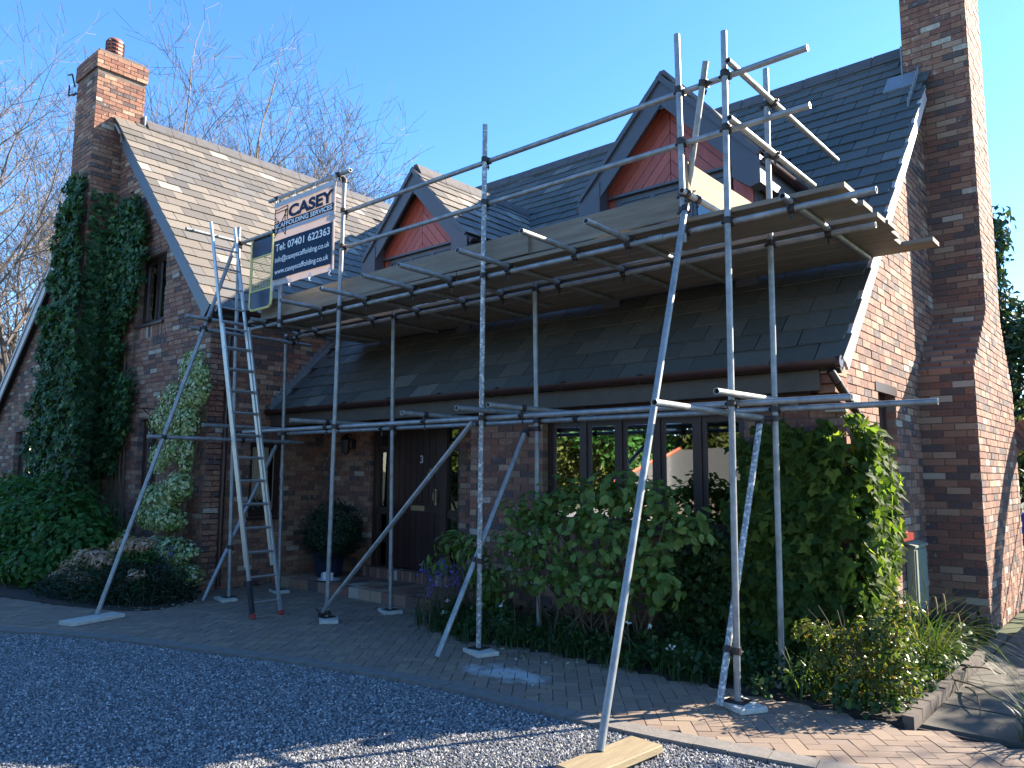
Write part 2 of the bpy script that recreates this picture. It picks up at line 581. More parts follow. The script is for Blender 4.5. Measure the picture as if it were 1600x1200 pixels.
# gravel chips: an emitter sheet and geometry nodes
gm = MB()
GV = [p for p in GL if -12.5 < p.x < .2]
for i in range(len(GV) - 1):
    a, b = GV[i], GV[i + 1]
    ya = max(.9, -a.x * .28 if a.x < -4 else .9)
    yb = max(.9, -b.x * .28 if b.x < -4 else .9)
    if min(a.y - ya, b.y - yb) < .02: continue
    gm.add([(a.x, ya - .3, -.02), (b.x, yb - .3, -.02), (b.x, b.y - .02, -.02), (a.x, a.y - .02, -.02)], [(0, 1, 2, 3)])
grav = gm.build('gravel', M['gravel_base'])
tag(grav, 'loose grey driveway gravel speckled with paler chips', 'gravel', kind='stuff')
ng = bpy.data.node_groups.new('gravel_scatter', 'GeometryNodeTree')
ng.interface.new_socket('Geometry', in_out='INPUT', socket_type='NodeSocketGeometry')
ng.interface.new_socket('Geometry', in_out='OUTPUT', socket_type='NodeSocketGeometry')
gi = ng.nodes.new('NodeGroupInput')
go = ng.nodes.new('NodeGroupOutput')
dp = ng.nodes.new('GeometryNodeDistributePointsOnFaces')
dp.inputs['Density'].default_value = 4600
ico = ng.nodes.new('GeometryNodeMeshIcoSphere')
ico.inputs['Radius'].default_value = .0095
ico.inputs['Subdivisions'].default_value = 1
sp_ = ng.nodes.new('GeometryNodeSetPosition')
nz = ng.nodes.new('ShaderNodeTexNoise')
nz.inputs['Scale'].default_value = 70
vm = ng.nodes.new('ShaderNodeVectorMath'); vm.operation = 'SUBTRACT'; vm.inputs[1].default_value = (.5, .5, .5)
vs_ = ng.nodes.new('ShaderNodeVectorMath'); vs_.operation = 'SCALE'; vs_.inputs['Scale'].default_value = .015
iop = ng.nodes.new('GeometryNodeInstanceOnPoints')
rr = ng.nodes.new('FunctionNodeRandomValue'); rr.data_type = 'FLOAT_VECTOR'; rr.inputs[0].default_value = (0, 0, 0); rr.inputs[1].default_value = (6.28, 6.28, 6.28)
rs = ng.nodes.new('FunctionNodeRandomValue'); rs.data_type = 'FLOAT_VECTOR'; rs.inputs[0].default_value = (.7, .55, .5); rs.inputs[1].default_value = (1.5, 1.2, 1.0)
rs.inputs['Seed'].default_value = 3
rv = ng.nodes.new('FunctionNodeRandomValue'); rv.data_type = 'FLOAT'; rv.inputs['Seed'].default_value = 9
sn = ng.nodes.new('GeometryNodeStoreNamedAttribute'); sn.data_type = 'FLOAT'; sn.domain = 'INSTANCE'
sn.inputs['Name'].default_value = 'rnd'
sm = ng.nodes.new('GeometryNodeSetMaterial'); sm.inputs['Material'].default_value = M['stone']
jn = ng.nodes.new('GeometryNodeJoinGeometry')
LK = ng.links.new
LK(gi.outputs[0], dp.inputs[0]); LK(ico.outputs[0], sp_.inputs[0]); LK(nz.outputs['Color'], vm.inputs[0]); LK(vm.outputs[0], vs_.inputs[0])
LK(vs_.outputs[0], sp_.inputs['Offset']); LK(sp_.outputs[0], sm.inputs[0]); LK(sm.outputs[0], iop.inputs['Instance'])
LK(dp.outputs[0], iop.inputs[0]); LK(rr.outputs[0], iop.inputs['Rotation']); LK(rs.outputs[0], iop.inputs['Scale'])
LK(iop.outputs[0], sn.inputs[0])
for o_ in rv.outputs:
    if o_.enabled and o_.type == 'VALUE':
        LK(o_, sn.inputs['Value'])
        break
LK(sn.outputs[0], jn.inputs[0]); LK(gi.outputs[0], jn.inputs[0]); LK(jn.outputs[0], go.inputs[0])
grav.modifiers.new('scatter', 'NODES').node_group = ng

# paved apron -------------------------------------------------------------
BE = [(-19, 3.0), (-15, 3.15), (-11.81, 3.42), (-10.4, 3.72), (-9.5, 4.0), (-9.2, 4.35), (-9.45, 4.85), (-10.2, 5.30), (-10.25, 7.35), (-6.42, 7.35), (-6.42, 6.72),
      (-5.95, 6.3), (-5.88, 5.74), (-5.4, 5.55), (-4.9, 5.62), (-4.5, 5.72), (-4.11, 5.68), (-3.16, 5.64), (-2.73, 5.66), (-2.19, 5.63), (-1.79, 5.60), (-1.40, 5.57), (-.8, 5.62), (1, 5.8), (4, 6.1)]
pv = MB()
poly = [(p.x, p.y) for p in GL] + list(reversed(BE))


def inside(poly, x, y):
    c = False
    n = len(poly)
    j = n - 1
    for i in range(n):
        xi, yi = poly[i]
        xj, yj = poly[j]
        if (yi > y) != (yj > y) and x < (xj - xi) * (y - yi) / (yj - yi) + xi:
            c = not c
        j = i
    return c


bm = bmesh.new()
bvs = [bm.verts.new((x, y, -.012)) for x, y in poly]
bm.faces.new(bvs)
bmesh.ops.triangulate(bm, faces=bm.faces[:])
me = bpy.data.meshes.new('paving')
bm.to_mesh(me)
bm.free()
me.materials.append(M['joint'])
paving = link(bpy.data.objects.new('paving', me), None, Matrix.Identity(4))
tag(paving, 'herringbone block paving apron in front of the house', kind='structure')


def line_y(L, x):
    for i in range(len(L) - 1):
        a, b = L[i], L[i + 1]
        if a.x <= x <= b.x:
            return a.y + (b.y - a.y) * (x - a.x) / max(1e-6, b.x - a.x)
    return L[-1].y


blocks = []
ca, sa = math.cos(math.radians(38)), math.sin(math.radians(38))
W_ = .1
for i in range(-160, 160):
    for j in range(-160, 160):
        # herringbone: cell pattern of 2x1 blocks
        k = (i - j) % 4
        if k == 0:
            cxy, hor = ((i + 1) * W_, (j + .5) * W_), True
        elif k == 3:
            cxy, hor = ((i + .5) * W_, (j + 1) * W_ - W_ * 0), False
        else:
            continue
        x = cxy[0] * ca - cxy[1] * sa - 5.2
        y = cxy[0] * sa + cxy[1] * ca + 4.6
        if x < -14 or x > 1.5 or y < 1: continue
        if not inside(poly, x, y): continue
        if y < line_y(GL, x) + .10: continue
        blocks.append((x, y, hor))
KA = math.radians(38)


def blk(x, y, hor):
    h = -.0 + random.uniform(-.002, .002)
    return Matrix.Translation((x, y, h - .03)) @ Matrix.Rotation(KA + (0 if hor else PI / 2) + random.uniform(-.012, .012), 4, 'Z')


def front_rank(items, key, n=300):
    s_ = sorted(range(len(items)), key=lambda i: -key(items[i]))
    return set(s_[:n])


big = front_rank(blocks, lambda b: px_area((b[0], b[1], 0), (0, 0, 1), .02))
paver_mesh = unit_mesh('paving_block', M['paver1'])
pm = MB()
for k, b in enumerate(blocks):
    m_ = blk(*b)
    if k in big:
        place('paving_block', paver_mesh, paving, m_ @ Matrix.Diagonal((.194, .094, .06, 1)))
    else:
        pm.mbox(m_, .194, .094, .06)
pm.build('paving_block', M['paver'], paving, kind='stuff')
# kerb: header band along the gravel
kb = MB()
acc = 0
prev = None
pts = smooth_line(GE, 12)
seg = []
acc = 0
for i in range(len(pts) - 1):
    a, b = pts[i], pts[i + 1]
    if acc == 0: st = a
    acc += (b - a).length
    if acc > .20:
        seg.append((st.copy(), b.copy()))
        acc = 0
for a, b in seg:
    t = (b - a).normalized()
    n = Vector((-t.y, t.x))
    a2 = a + t * .003
    b2 = b - t * .003
    z = .004 + random.uniform(-.002, .002)
    kb.prism([(a2.x, a2.y, z), (b2.x, b2.y, z), (b2.x + n.x * .16, b2.y + n.y * .16, z), (a2.x + n.x * .16, a2.y + n.y * .16, z)], (0, 0, .10))
tag(kb.build('kerb', M['kerb']), 'pale concrete edging strip between gravel and paving', kind='structure')

# beds, path, step
bd = MB()
LB = [(-22, 2.9), (-15, 3.12), (-11.81, 3.40), (-10.4, 3.70), (-9.5, 3.98), (-9.2, 4.35), (-9.45, 4.85), (-10.2, 5.28), (-10.2, 5.40), (-22, 5.40)]
bd.prism([(x, y, .012) for x, y in LB], (0, 0, .05))
RB = [(-6.40, 6.75), (-5.95, 6.3), (-5.88, 5.76), (-5.4, 5.57), (-4.9, 5.64), (-4.5, 5.74), (-4.11, 5.70), (-3.16, 5.66), (-2.73, 5.68), (-2.19, 5.65), (-1.79, 5.62), (-1.46, 5.60), (-1.46, 6.9),
      (-1.50, 9.2), (-2.05, 9.3), (-2.05, 6.75)]
bd.prism([(x, y, .012) for x, y in RB], (0, 0, .05))
tag(bd.build('planting_bed', M['soil']), 'dark soil of the planting beds along the house', kind='structure')
ed = MB()
for k in range(16):
    y0 = 5.62 + k * .225
    ed.box((-1.47, y0, -.05), (-1.40, y0 + .215, .06 + random.uniform(-.01, .01)))
edo = ed.build('bed_edging', M['bark'], None)
tag(edo, 'row of edging bricks between the rose bed and the side path', kind='structure')
pth = MB()
pth.box((-1.39, 5.66, -.06), (2.2, 16, -.015))
path = tag(pth.build('path', M['joint']), 'side path of large stone slabs', kind='structure')
slab_mesh = unit_mesh('slab', M['slab'])
yy = 5.70
for r_ in range(13):
    xx = -1.38
    h = random.choice((.45, .6, .6))
    while xx < 2.1:
        w = random.choice((.45, .6, .9))
        place('slab', slab_mesh, path, Matrix.Translation((xx + w / 2, yy + h / 2, -.02 + random.uniform(-.004, .004))) @ Matrix.Diagonal((w - .012, h - .012, .05, 1)))
        xx += w
    yy += h

stp = MB()
stp.box((-9.9, 6.56, -.05), (-6.43, 7.34, .125))
stp.box((-9.12, 7.30, .1), (-7.2, 7.48, .23))
step = tag(stp.build('door_step', M['mortar']), 'low brick step below the front door', kind='structure')
brick_mesh = unit_mesh('brick', M['brick1'])
x = -9.9
while x < -6.5:
    place('brick', brick_mesh, step, Matrix.Translation((x + .11, 6.49, .045 + random.uniform(-.002, .002))) @ Matrix.Diagonal((.215, .14, .17, 1)))
    for q in range(3):
        place('brick', brick_mesh, step, Matrix.Translation((x + .11, 6.68 + q * .225, .115 + random.uniform(-.002, .002))) @ Matrix.Diagonal((.215, .215, .04, 1)))
    x += .225
x = -9.1
while x < -7.25:
    place('brick', brick_mesh, step, Matrix.Translation((x + .033, 7.37, .18 + random.uniform(-.002, .002))) @ Matrix.Diagonal((.066, .2, .17, 1)))
    x += .076

# ================================================================== HOUSE
house = thing('house', 'red brick house with slate roof and two red dormers behind the scaffold', 'house', (-6, 9, 0))
BRICKS = []      # (centre, u axis, n axis, length, height, wall part)
WALLPARTS = []


def wall(u_org, u, n, outline, holes, thick=.24, course0=0.0, bricks=True, skip=None, depth=.1):
    """outline: function z -> (lo, hi); holes: (u0,u1,z0,z1, sill)"""
    org, u, n = Vector(u_org), Vector(u), Vector(n)
    zb = outline['z']
    f = outline['f']
    zs = sorted(set([*zb] + [h[2] for h in holes] + [h[3] for h in holes]))
    mb = MB()

    def P(a, z, dd=0):
        return org + u * a + Vector((0, 0, z)) - n * dd
    flip = u.cross(Vector((0, 0, 1))).dot(n) < 0
    for i in range(len(zs) - 1):
        z0, z1 = zs[i], zs[i + 1]
        l0, h0 = f(z0 + 1e-6)
        l1, h1 = f(z1 - 1e-6)
        cuts = sorted([c for h in holes if h[2] < z1 - 1e-6 and h[3] > z0 + 1e-6 for c in ((h[0], h[1]),)])
        lo0, lo1 = l0, l1
        for c0, c1 in cuts + [(None, None)]:
            r0_, r1_ = (h0, h1) if c0 is None else (c0, c0)
            q = [P(lo0, z0), P(r0_, z0), P(r1_, z1), P(lo1, z1)]
            if flip: q = q[::-1]
            mb.prism(q, n * thick)
            lo0 = lo1 = c1
    part = mb.build('brick_wall', M['mortar'], house)
    WALLPARTS.append(part)
    if not bricks: return part
    ztop = zb[-1]
    k = 0
    z = course0
    while z + .065 < ztop:
        l0, h0 = f(z)
        l1, h1 = f(z + .065)
        lo, hi = max(l0, l1), min(h0, h1)
        if hi - lo > .08:
            a = lo - (.1125 if k % 2 else 0)
            ints = []
            while a < hi:
                p, q = max(a, lo), min(a + .215, hi)
                if q - p > .03: ints.append((p, q))
                a += .225
            for h in holes:
                zz1 = h[3] + (h[5] if len(h) > 5 else 0)
                zz0 = h[2] - (h[4] if len(h) > 4 else 0)
                if zz0 < z + .05 and zz1 > z + .01:
                    new = []
                    for p, q in ints:
                        if q <= h[0] or p >= h[1]:
                            new.append((p, q))
                            continue
                        if p < h[0] - .03: new.append((p, h[0] + .003))
                        if q > h[1] + .03: new.append((h[1] - .003, q))
                    ints = new
            for p, q in ints:
                c = P((p + q) / 2, z + .0325)
                if skip and skip(c): continue
                BRICKS.append((c, u, n, q - p, .065, part, depth))
        z += .075
        k += 1
    for h in holes:
        for idx, zz in ((4, h[2] - .225), (5, h[3] + .01)):
            if len(h) > idx and h[idx] > 0:
                a = h[0]
                while a + .065 < h[1] + .01:
                    BRICKS.append((P(a + .0325, zz + .1075), u, n, .065, .215, part, depth))
                    a += .0755
    return part


def rect_outline(lo, hi, z1):
    return {'z': [0, z1], 'f': lambda z: (lo, hi)}


# roof planes
RS = 1.06
RY0, RZ0 = 6.42, 2.60          # main front slope: z = RZ0 + RS*(y-RY0)
RIDGE_Y = 10.785
RIDGE_Z = RZ0 + RS * (RIDGE_Y - RY0)
WX0, WZ0, WS = -10.11, 4.007, 1.057   # wing right slope: z = WZ0 + WS*(WX0-x)
WRX = -13.78
WRZ = WZ0 + WS * (WX0 - WRX)
WLS = .90                       # wing left slope


def main_z(y): return RZ0 + RS * (min(y, 2 * RIDGE_Y - y) - RY0)


GX = -2.09
# bay wall
win_bay = (1.10, 3.45, 1.05, 2.22, .225)
bay = wall((-6.42, 6.72, 0), (1, 0, 0), (0, -1, 0), rect_outline(0, 4.33, 2.55), [win_bay])
ret = wall((-6.42, 7.35, 0), (0, -1, 0), (-1, 0, 0), rect_outline(0, .62, 2.55), [])
# porch wall
porch = wall((-10.25, 7.35, 0), (1, 0, 0), (0, -1, 0), rect_outline(.01, 3.83, 2.75), [(1.17, 3.02, 0.13, 2.38)])
# gable wall


def gable_f(z):
    if z < 2.5: return (6.73, 14.84)
    y = RY0 + (z + .10 - RZ0) / RS
    y = max(y, 6.45) if z < 2.75 else y
    return (y, 2 * RIDGE_Y - y)


gable = wall((GX, 0, 0), (0, 1, 0), (1, 0, 0), {'z': [0, 2.5, 2.501, RIDGE_Z - .16], 'f': gable_f}, [(7.70, 8.30, 1.08, 2.44, 0, 0)],
             skip=lambda c: c.y > 10.9)
# wing walls
wside = wall((-10.25, 0, 0), (0, 1, 0), (1, 0, 0), {'z': [0, 4.0], 'f': lambda z: (5.38, 12.0)}, [(6.06, 6.62, .97, 2.09, .225)],
             skip=lambda c: c.y > 7.3 and c.z < main_z(c.y))


def wing_f(z):
    hi = -10.25 if z < 4.05 else WX0 - (z + .12 - WZ0) / WS
    lo = -19.6 if z < 2.5 else max(-19.6, WRX - (WRZ - z - .12) / WLS)
    return (lo, hi)


wing = wall((0, 5.37, 0), (1, 0, 0), (0, -1, 0), {'z': [0, 2.5, 2.51, 4.05, 4.06, WRZ - .2], 'f': wing_f},
            [(-12.70, -11.75, 3.96, 5.08, .225), (-12.40, -11.70, 1.0, 2.44), (-18.12, -17.0, .3, 2.43)],
            skip=lambda c: -15.0 < c.x < -13.76 and c.z < 7.4)
# plain rear and side walls that close the shell
sh = MB()
sh.box((-10.25, 14.6, 0), (-2.35, 14.84, 2.8))
sh.box((-19.6, 12.0, 0), (-10.25, 12.24, 3.0))
sh.box((-19.6, 5.62, 0), (-19.36, 12.0, 2.6))
sh.prism([(-10.3, 12.24, 3.0), (-19.3, 12.24, 3.0), (-13.78, 12.24, WRZ - .25)], (0, .24, 0))
sh.build('brick_wall', M['mortar'], house)
fl = MB()
fl.box((-10.0, 7.61, .0), (-2.34, 14.58, .12))
fl.box((-6.2, 6.97, .0), (-2.34, 7.60, .12))
fl.box((-19.3, 5.62, .0), (-10.5, 11.9, .12))
fl.box((-19.3, 5.62, 2.85), (-10.5, 11.9, 2.95))
fl.box((-6.2, 6.97, 2.5), (-2.34, 12.5, 2.56))
fl.box((-6.2, 10.4, .13), (-2.34, 10.5, 2.49))
fl.build('floor', M['floor'], house)

# ---- roofs
SLATES = []   # (matrix, w, l, part, normal)
ROOFS = []


def roof_slab(quad, thick, nrm):
    mb = MB()
    mb.prism(quad, Vector(nrm) * thick)
    p = mb.build('slate_roof', M['roofdeck'], house)
    ROOFS.append(p)
    return p


def slates(part, org, across, updir, nrm, rows, span, keep, w=.29, e=.235, t=.011, lift=.004):
    """rows of slates: org = point on eave line; span(row dist) -> (a0,a1); keep(point)"""
    org, across, updir, nrm = Vector(org), Vector(across).normalized(), Vector(updir).normalized(), Vector(nrm).normalized()
    L_ = e * 1.5
    k = 0
    s = .0
    while s < rows:
        a0, a1 = span(s)
        a = a0 - (w / 2 if k % 2 else 0)
        while a < a1:
            p, q = max(a, a0), min(a + w - random.uniform(.006, .011), a1)
            L_ = max(.06, min(e * 1.5, rows - s - .01))
            if q - p > .04:
                tilt = math.asin(min(.3, (t * 1.1 + lift) / e)) * 1.0
                jit = random.uniform(-.012, .012)
                c = org + across * ((p + q) / 2) + updir * (s + L_ / 2 + jit)
                if keep(org + across * ((p + q) / 2) + updir * (s + e * .5)):
                    n2 = (nrm - updir * 0)
                    Rm = Matrix((across, updir, nrm)).transposed().to_4x4()
                    m_ = Matrix.Translation(c + nrm * (t * 1.25 + random.uniform(0, .003))) @ Rm @ Matrix.Rotation(-tilt + random.uniform(-.006, .006), 4, 'X') @ Matrix.Rotation(random.uniform(-.006, .006), 4, 'Z')
                    SLATES.append((m_, q - p, L_, t, part, nrm.copy()))
            a += w
        s += e
        k += 1


un = Vector((0, 1, RS)).normalized()
nn = Vector((0, -RS, 1)).normalized()
XR = -2.00
# main front slab
x0 = -14.2
ez = 6.34
mainroof = roof_slab([(x0, ez, main_z(ez)), (XR, ez, main_z(ez)), (XR, RIDGE_Y, RIDGE_Z), (x0, RIDGE_Y, RIDGE_Z)], .12, nn)
bk = 2 * RIDGE_Y - ez
roof_slab([(XR, RIDGE_Y, RIDGE_Z), (XR, bk, main_z(ez)), (x0, bk, main_z(ez)), (x0, RIDGE_Y, RIDGE_Z)], .12, Vector((0, RS, 1)).normalized())
DORM = [(-7.88, 7.20), (-3.93, 7.20)]
DZ, DH = 5.89, 1.08            # apex, half width to the eaves
DSL = 1.085


def wing_z(x): return WZ0 + WS * (WX0 - x) if x > WRX else WRZ - WLS * (WRX - x)


def keep_main(p):
    if p.x < WX0 and wing_z(p.x) > p.z - .03 and p.y > 5.2: return False
    if p.x < -10.22 and p.z < 4.0: return False
    for cx_, fy in DORM:
        dz = DZ - DSL * abs(p.x - cx_)
        if abs(p.x - cx_) < 1.12 and p.y > fy + .10 and p.z < dz - .02 and not (abs(p.x - cx_) > .93 and p.z < DZ - DSL * 1.07 - .1): return False
        if abs(p.x - cx_) < .90 and fy + .10 < p.y < fy + 1.5 and p.z < 5: return False
    if p.x > -2.3 and p.y > 10.15: return False
    return True


slates(mainroof, (0, ez, main_z(ez)), (1, 0, 0), un, nn, (RIDGE_Y - ez) * math.hypot(1, RS), lambda s: (-13.2, XR + .05), keep_main, w=.38, e=.24)
# wing right slope
uw = Vector((-1, 0, WS)).normalized()
nw = Vector((WS, 0, 1)).normalized()
WY0 = 5.24
wex = -10.02
wingroof = roof_slab([(wex, WY0, wing_z(wex)), (wex, 14.2, wing_z(wex)), (WRX, 14.2, WRZ), (WRX, WY0, WRZ)], .12, nw)
lx = -20.2
roof_slab([(WRX, WY0, WRZ), (WRX, 14.2, WRZ), (lx, 14.2, wing_z(lx)), (lx, WY0, wing_z(lx))], .12, Vector((-WLS, 0, 1)).normalized())


def keep_wing(p):
    if p.y > 6.2 and main_z(p.y) > p.z - .02 and p.y < 2 * RIDGE_Y - 6: return False
    if -14.7 < p.x < -13.70 and p.y < 5.75: return False
    return True


slates(wingroof, (wex, 0, wing_z(wex)), (0, 1, 0), uw, nw, (wex - WRX) * math.hypot(1, WS), lambda s: (WY0 - .055, 14.0), keep_wing, w=.38, e=.24)
slates(ROOFS[-1], (lx, 0, wing_z(lx)), (0, -1, 0), Vector((1, 0, WLS)).normalized(), Vector((-WLS, 0, 1)).normalized(), (WRX - lx) * math.hypot(1, WLS),
       lambda s: (-8.5, -WY0 + .055), lambda p: not (-14.7 < p.x < -13.70 and p.y < 5.75), w=.31, e=.25)
# ridge tiles


def ridge(part, a, b, half, sl):
    a, b = Vector(a), Vector(b)
    n = max(1, int((b - a).length / .45))
    t = (b - a) / n
    dirn = t.normalized()
    side = dirn.cross(Vector((0, 0, 1))).normalized()
    for i in range(n):
        p, q = a + t * i + dirn * .004, a + t * (i + 1) - dirn * .004
        mb = MB()
        z = Vector((0, 0, random.uniform(0, .006)))
        prof = [(-half, -half * sl + .02), (-half * .25, .035), (half * .25, .035), (half, -half * sl + .02), (half, -half * sl - .005), (0, .0), (-half, -half * sl - .005)]
        vs = [p + side * s_ + Vector((0, 0, h_)) + z for s_, h_ in prof] + [q + side * s_ + Vector((0, 0, h_)) + z for s_, h_ in prof]
        k = len(prof)
        fs = [(j, (j + 1) % k, k + (j + 1) % k, k + j) for j in range(k)] + [tuple(range(k - 1, -1, -1)), tuple(range(k, 2 * k))]
        mb.add(vs, fs)
        mb.build('ridge_tile', M['ridge'], part)


ridge(mainroof, (-11.6, RIDGE_Y, RIDGE_Z + .05), (-2.28, RIDGE_Y, RIDGE_Z + .05), .15, RS)
ridge(wingroof, (WRX, 5.75, WRZ + .05), (WRX, 13.5, WRZ + .05), .15, WS)


# ---- trim: bargeboards, gutters, soffit
def plank3(mb, a, b, w, t, side, upv):
    """board from a to b, thickness t along side, width w hanging along -upv"""
    a, b, side, upv = Vector(a), Vector(b), Vector(side).normalized(), Vector(upv).normalized()
    vs = []
    for p in (a, b):
        vs += [p, p + side * t, p + side * t - upv * w, p - upv * w]
    mb.add(vs, [(0, 1, 5, 4), (1, 2, 6, 5), (2, 3, 7, 6), (3, 0, 4, 7), (0, 3, 2, 1), (4, 5, 6, 7)])


b_ = MB()
plank3(b_, (XR + .001, 6.40, main_z(6.40) + .005), (XR + .001, RIDGE_Y - .9, main_z(RIDGE_Y - .9) + .005), .17, .025, (1, 0, 0), nn)
plank3(b_, (XR + .028, 6.36, main_z(6.36) + .012), (XR + .028, RIDGE_Y - .9, main_z(RIDGE_Y - .9) + .012), .045, .012, (1, 0, 0), nn)
b_.build('bargeboard', M['lilac_paint'], house)
b_ = MB()
plank3(b_, (wex - .02, WY0 - .001, wing_z(wex) + .012), (WRX + .55, WY0 - .001, wing_z(WRX + .55) + .012), .21, .03, (0, -1, 0), nw)
b_.prism([(-9.99, WY0 + .005, 3.9), (-10.36, WY0 + .005, 4.25), (-10.36, WY0 + .005, 3.80), (-10.08, WY0 + .005, 3.76)][::-1], (0, -.04, 0))
b_.build('bargeboard', M['dark_paint'], house)
b_ = MB()
nl = Vector((-WLS, 0, 1)).normalized()
plank3(b_, (lx, WY0 - .001, wing_z(lx) + .01), (WRX - .6, WY0 - .001, wing_z(WRX - .6) + .01), .21, .03, (0, -1, 0), nl)
plank3(b_, (lx, WY0 - .033, wing_z(lx) + .014), (WRX - .6, WY0 - .033, wing_z(WRX - .6) + .014), .05, .02, (0, -1, 0), nl)
b_.build('bargeboard', M['lilac_paint'], house)
# wing eave soffit and gutter
b_ = MB()
b_.box((-10.22, 5.30, 3.80), (-10.06, 7.6, 3.92))
b_.build('soffit', M['dark_paint'], house)


def gutter_mb(a, b, r_=.062):
    a, b = Vector(a), Vector(b)
    d_ = (b - a).normalized()
    s_ = d_.cross(Vector((0, 0, 1))).normalized()
    mb = MB()
    n = 9
    prof = []
    for i in range(n + 1):
        t = PI + PI * i / n
        prof.append((r_ * math.cos(t), r_ * math.sin(t)))
    for i in range(n + 1):
        t = 2 * PI - PI * i / n
        prof.append(((r_ - .006) * math.cos(t), (r_ - .006) * math.sin(t)))
    k = len(prof)
    vs = [p + s_ * x_ + Vector((0, 0, z_)) for p in (a, b) for x_, z_ in prof]
    mb.add(vs, [(j, (j + 1) % k, k + (j + 1) % k, k + j) for j in range(k)] + [tuple(range(k - 1, -1, -1)), tuple(range(k, 2 * k))])
    L_ = (b - a).length
    m = int(L_ / .9)
    for i in range(m + 1):
        p = a + d_ * (L_ * i / max(1, m))
        mb.tube(p - d_ * .02 - Vector((0, 0, .024)), p + d_ * .02 - Vector((0, 0, .024)), r_ - .012, None, 12)
    return mb


gt = gutter_mb((-10.22, 6.30, 2.535), (-1.98, 6.30, 2.535))
gutter = gt.build('gutter', M['gutter'], house, smooth=True)
gt = gutter_mb((-9.96, 5.28, 3.90), (-9.96, 7.55, 3.90), .055)
gt.build('gutter', M['gutter'], house, smooth=True)
b_ = MB()
b_.box((-10.24, 6.365, 2.30), (-2.16, 6.39, 2.47))
b_.build('fascia', M['fascia'], house)
b_ = MB()
for i in range(6):
    y0 = 6.395 + i * .158
    b_.box((-10.23, y0, 2.30), (-6.44 if y0 > 6.6 else -2.2, y0 + .15, 2.32))
b_.box((-6.42, 6.56, 2.225), (-2.30, 6.70, 2.30))
b_.box((-10.24, 7.10, 2.40), (-6.43, 7.33, 2.56))
b_.build('soffit', M['brown_wood'], house)
# kneeler corbel at the right-hand eave
for i, (yy0, zz) in enumerate([(6.40, 2.44), (6.43, 2.365), (6.48, 2.29), (6.56, 2.215), (6.63, 2.14)]):
    place('corbel_brick', brick_mesh, gable, Matrix.Translation((GX - .055, (yy0 + 6.80) / 2, zz + .0325)) @ Matrix.Diagonal((.14, 6.80 - yy0, .066, 1)))
# downpipe with swan neck on the gable
b_ = MB()
b_.path([(-2.06, 6.33, 2.45), (-2.03, 6.40, 2.36), (-2.02, 6.62, 2.24), (-2.02, 6.98, 2.06), (-2.02, 7.05, 1.96), (-2.02, 7.05, .05)], .034, n=10)
for z in (2.0, 1.2, .4):
    b_.tube((-2.02, 7.05, z - .03), (-2.02, 7.05, z + .03), .042, None, 10)
b_.build('downpipe', M['gutter'], house, smooth=True)
b_ = MB()
b_.path([(-9.97, 5.62, 3.86), (-10.1, 5.62, 3.72), (-10.19, 5.62, 3.6), (-10.19, 5.62, .05)], .034, n=10)
b_.build('downpipe', M['gutter'], house, smooth=True)
# stepped flashing on wing wall
b_ = MB()
y = 6.36
while y < 8.0:
    z = main_z(y)
    b_.box((-10.245, y, z - .05), (-10.225, y + .085, z + .20))
    y += .0725
fo = b_.build('flashing', M['lead'], house)
b_ = MB()
plank3(b_, (-10.22, 6.3, main_z(6.3) + .09), (-10.22, 8.1, main_z(8.1) + .09), .06, .06, (1, 0, 0), nn)
b_.build('flashing', M['lead'], house)


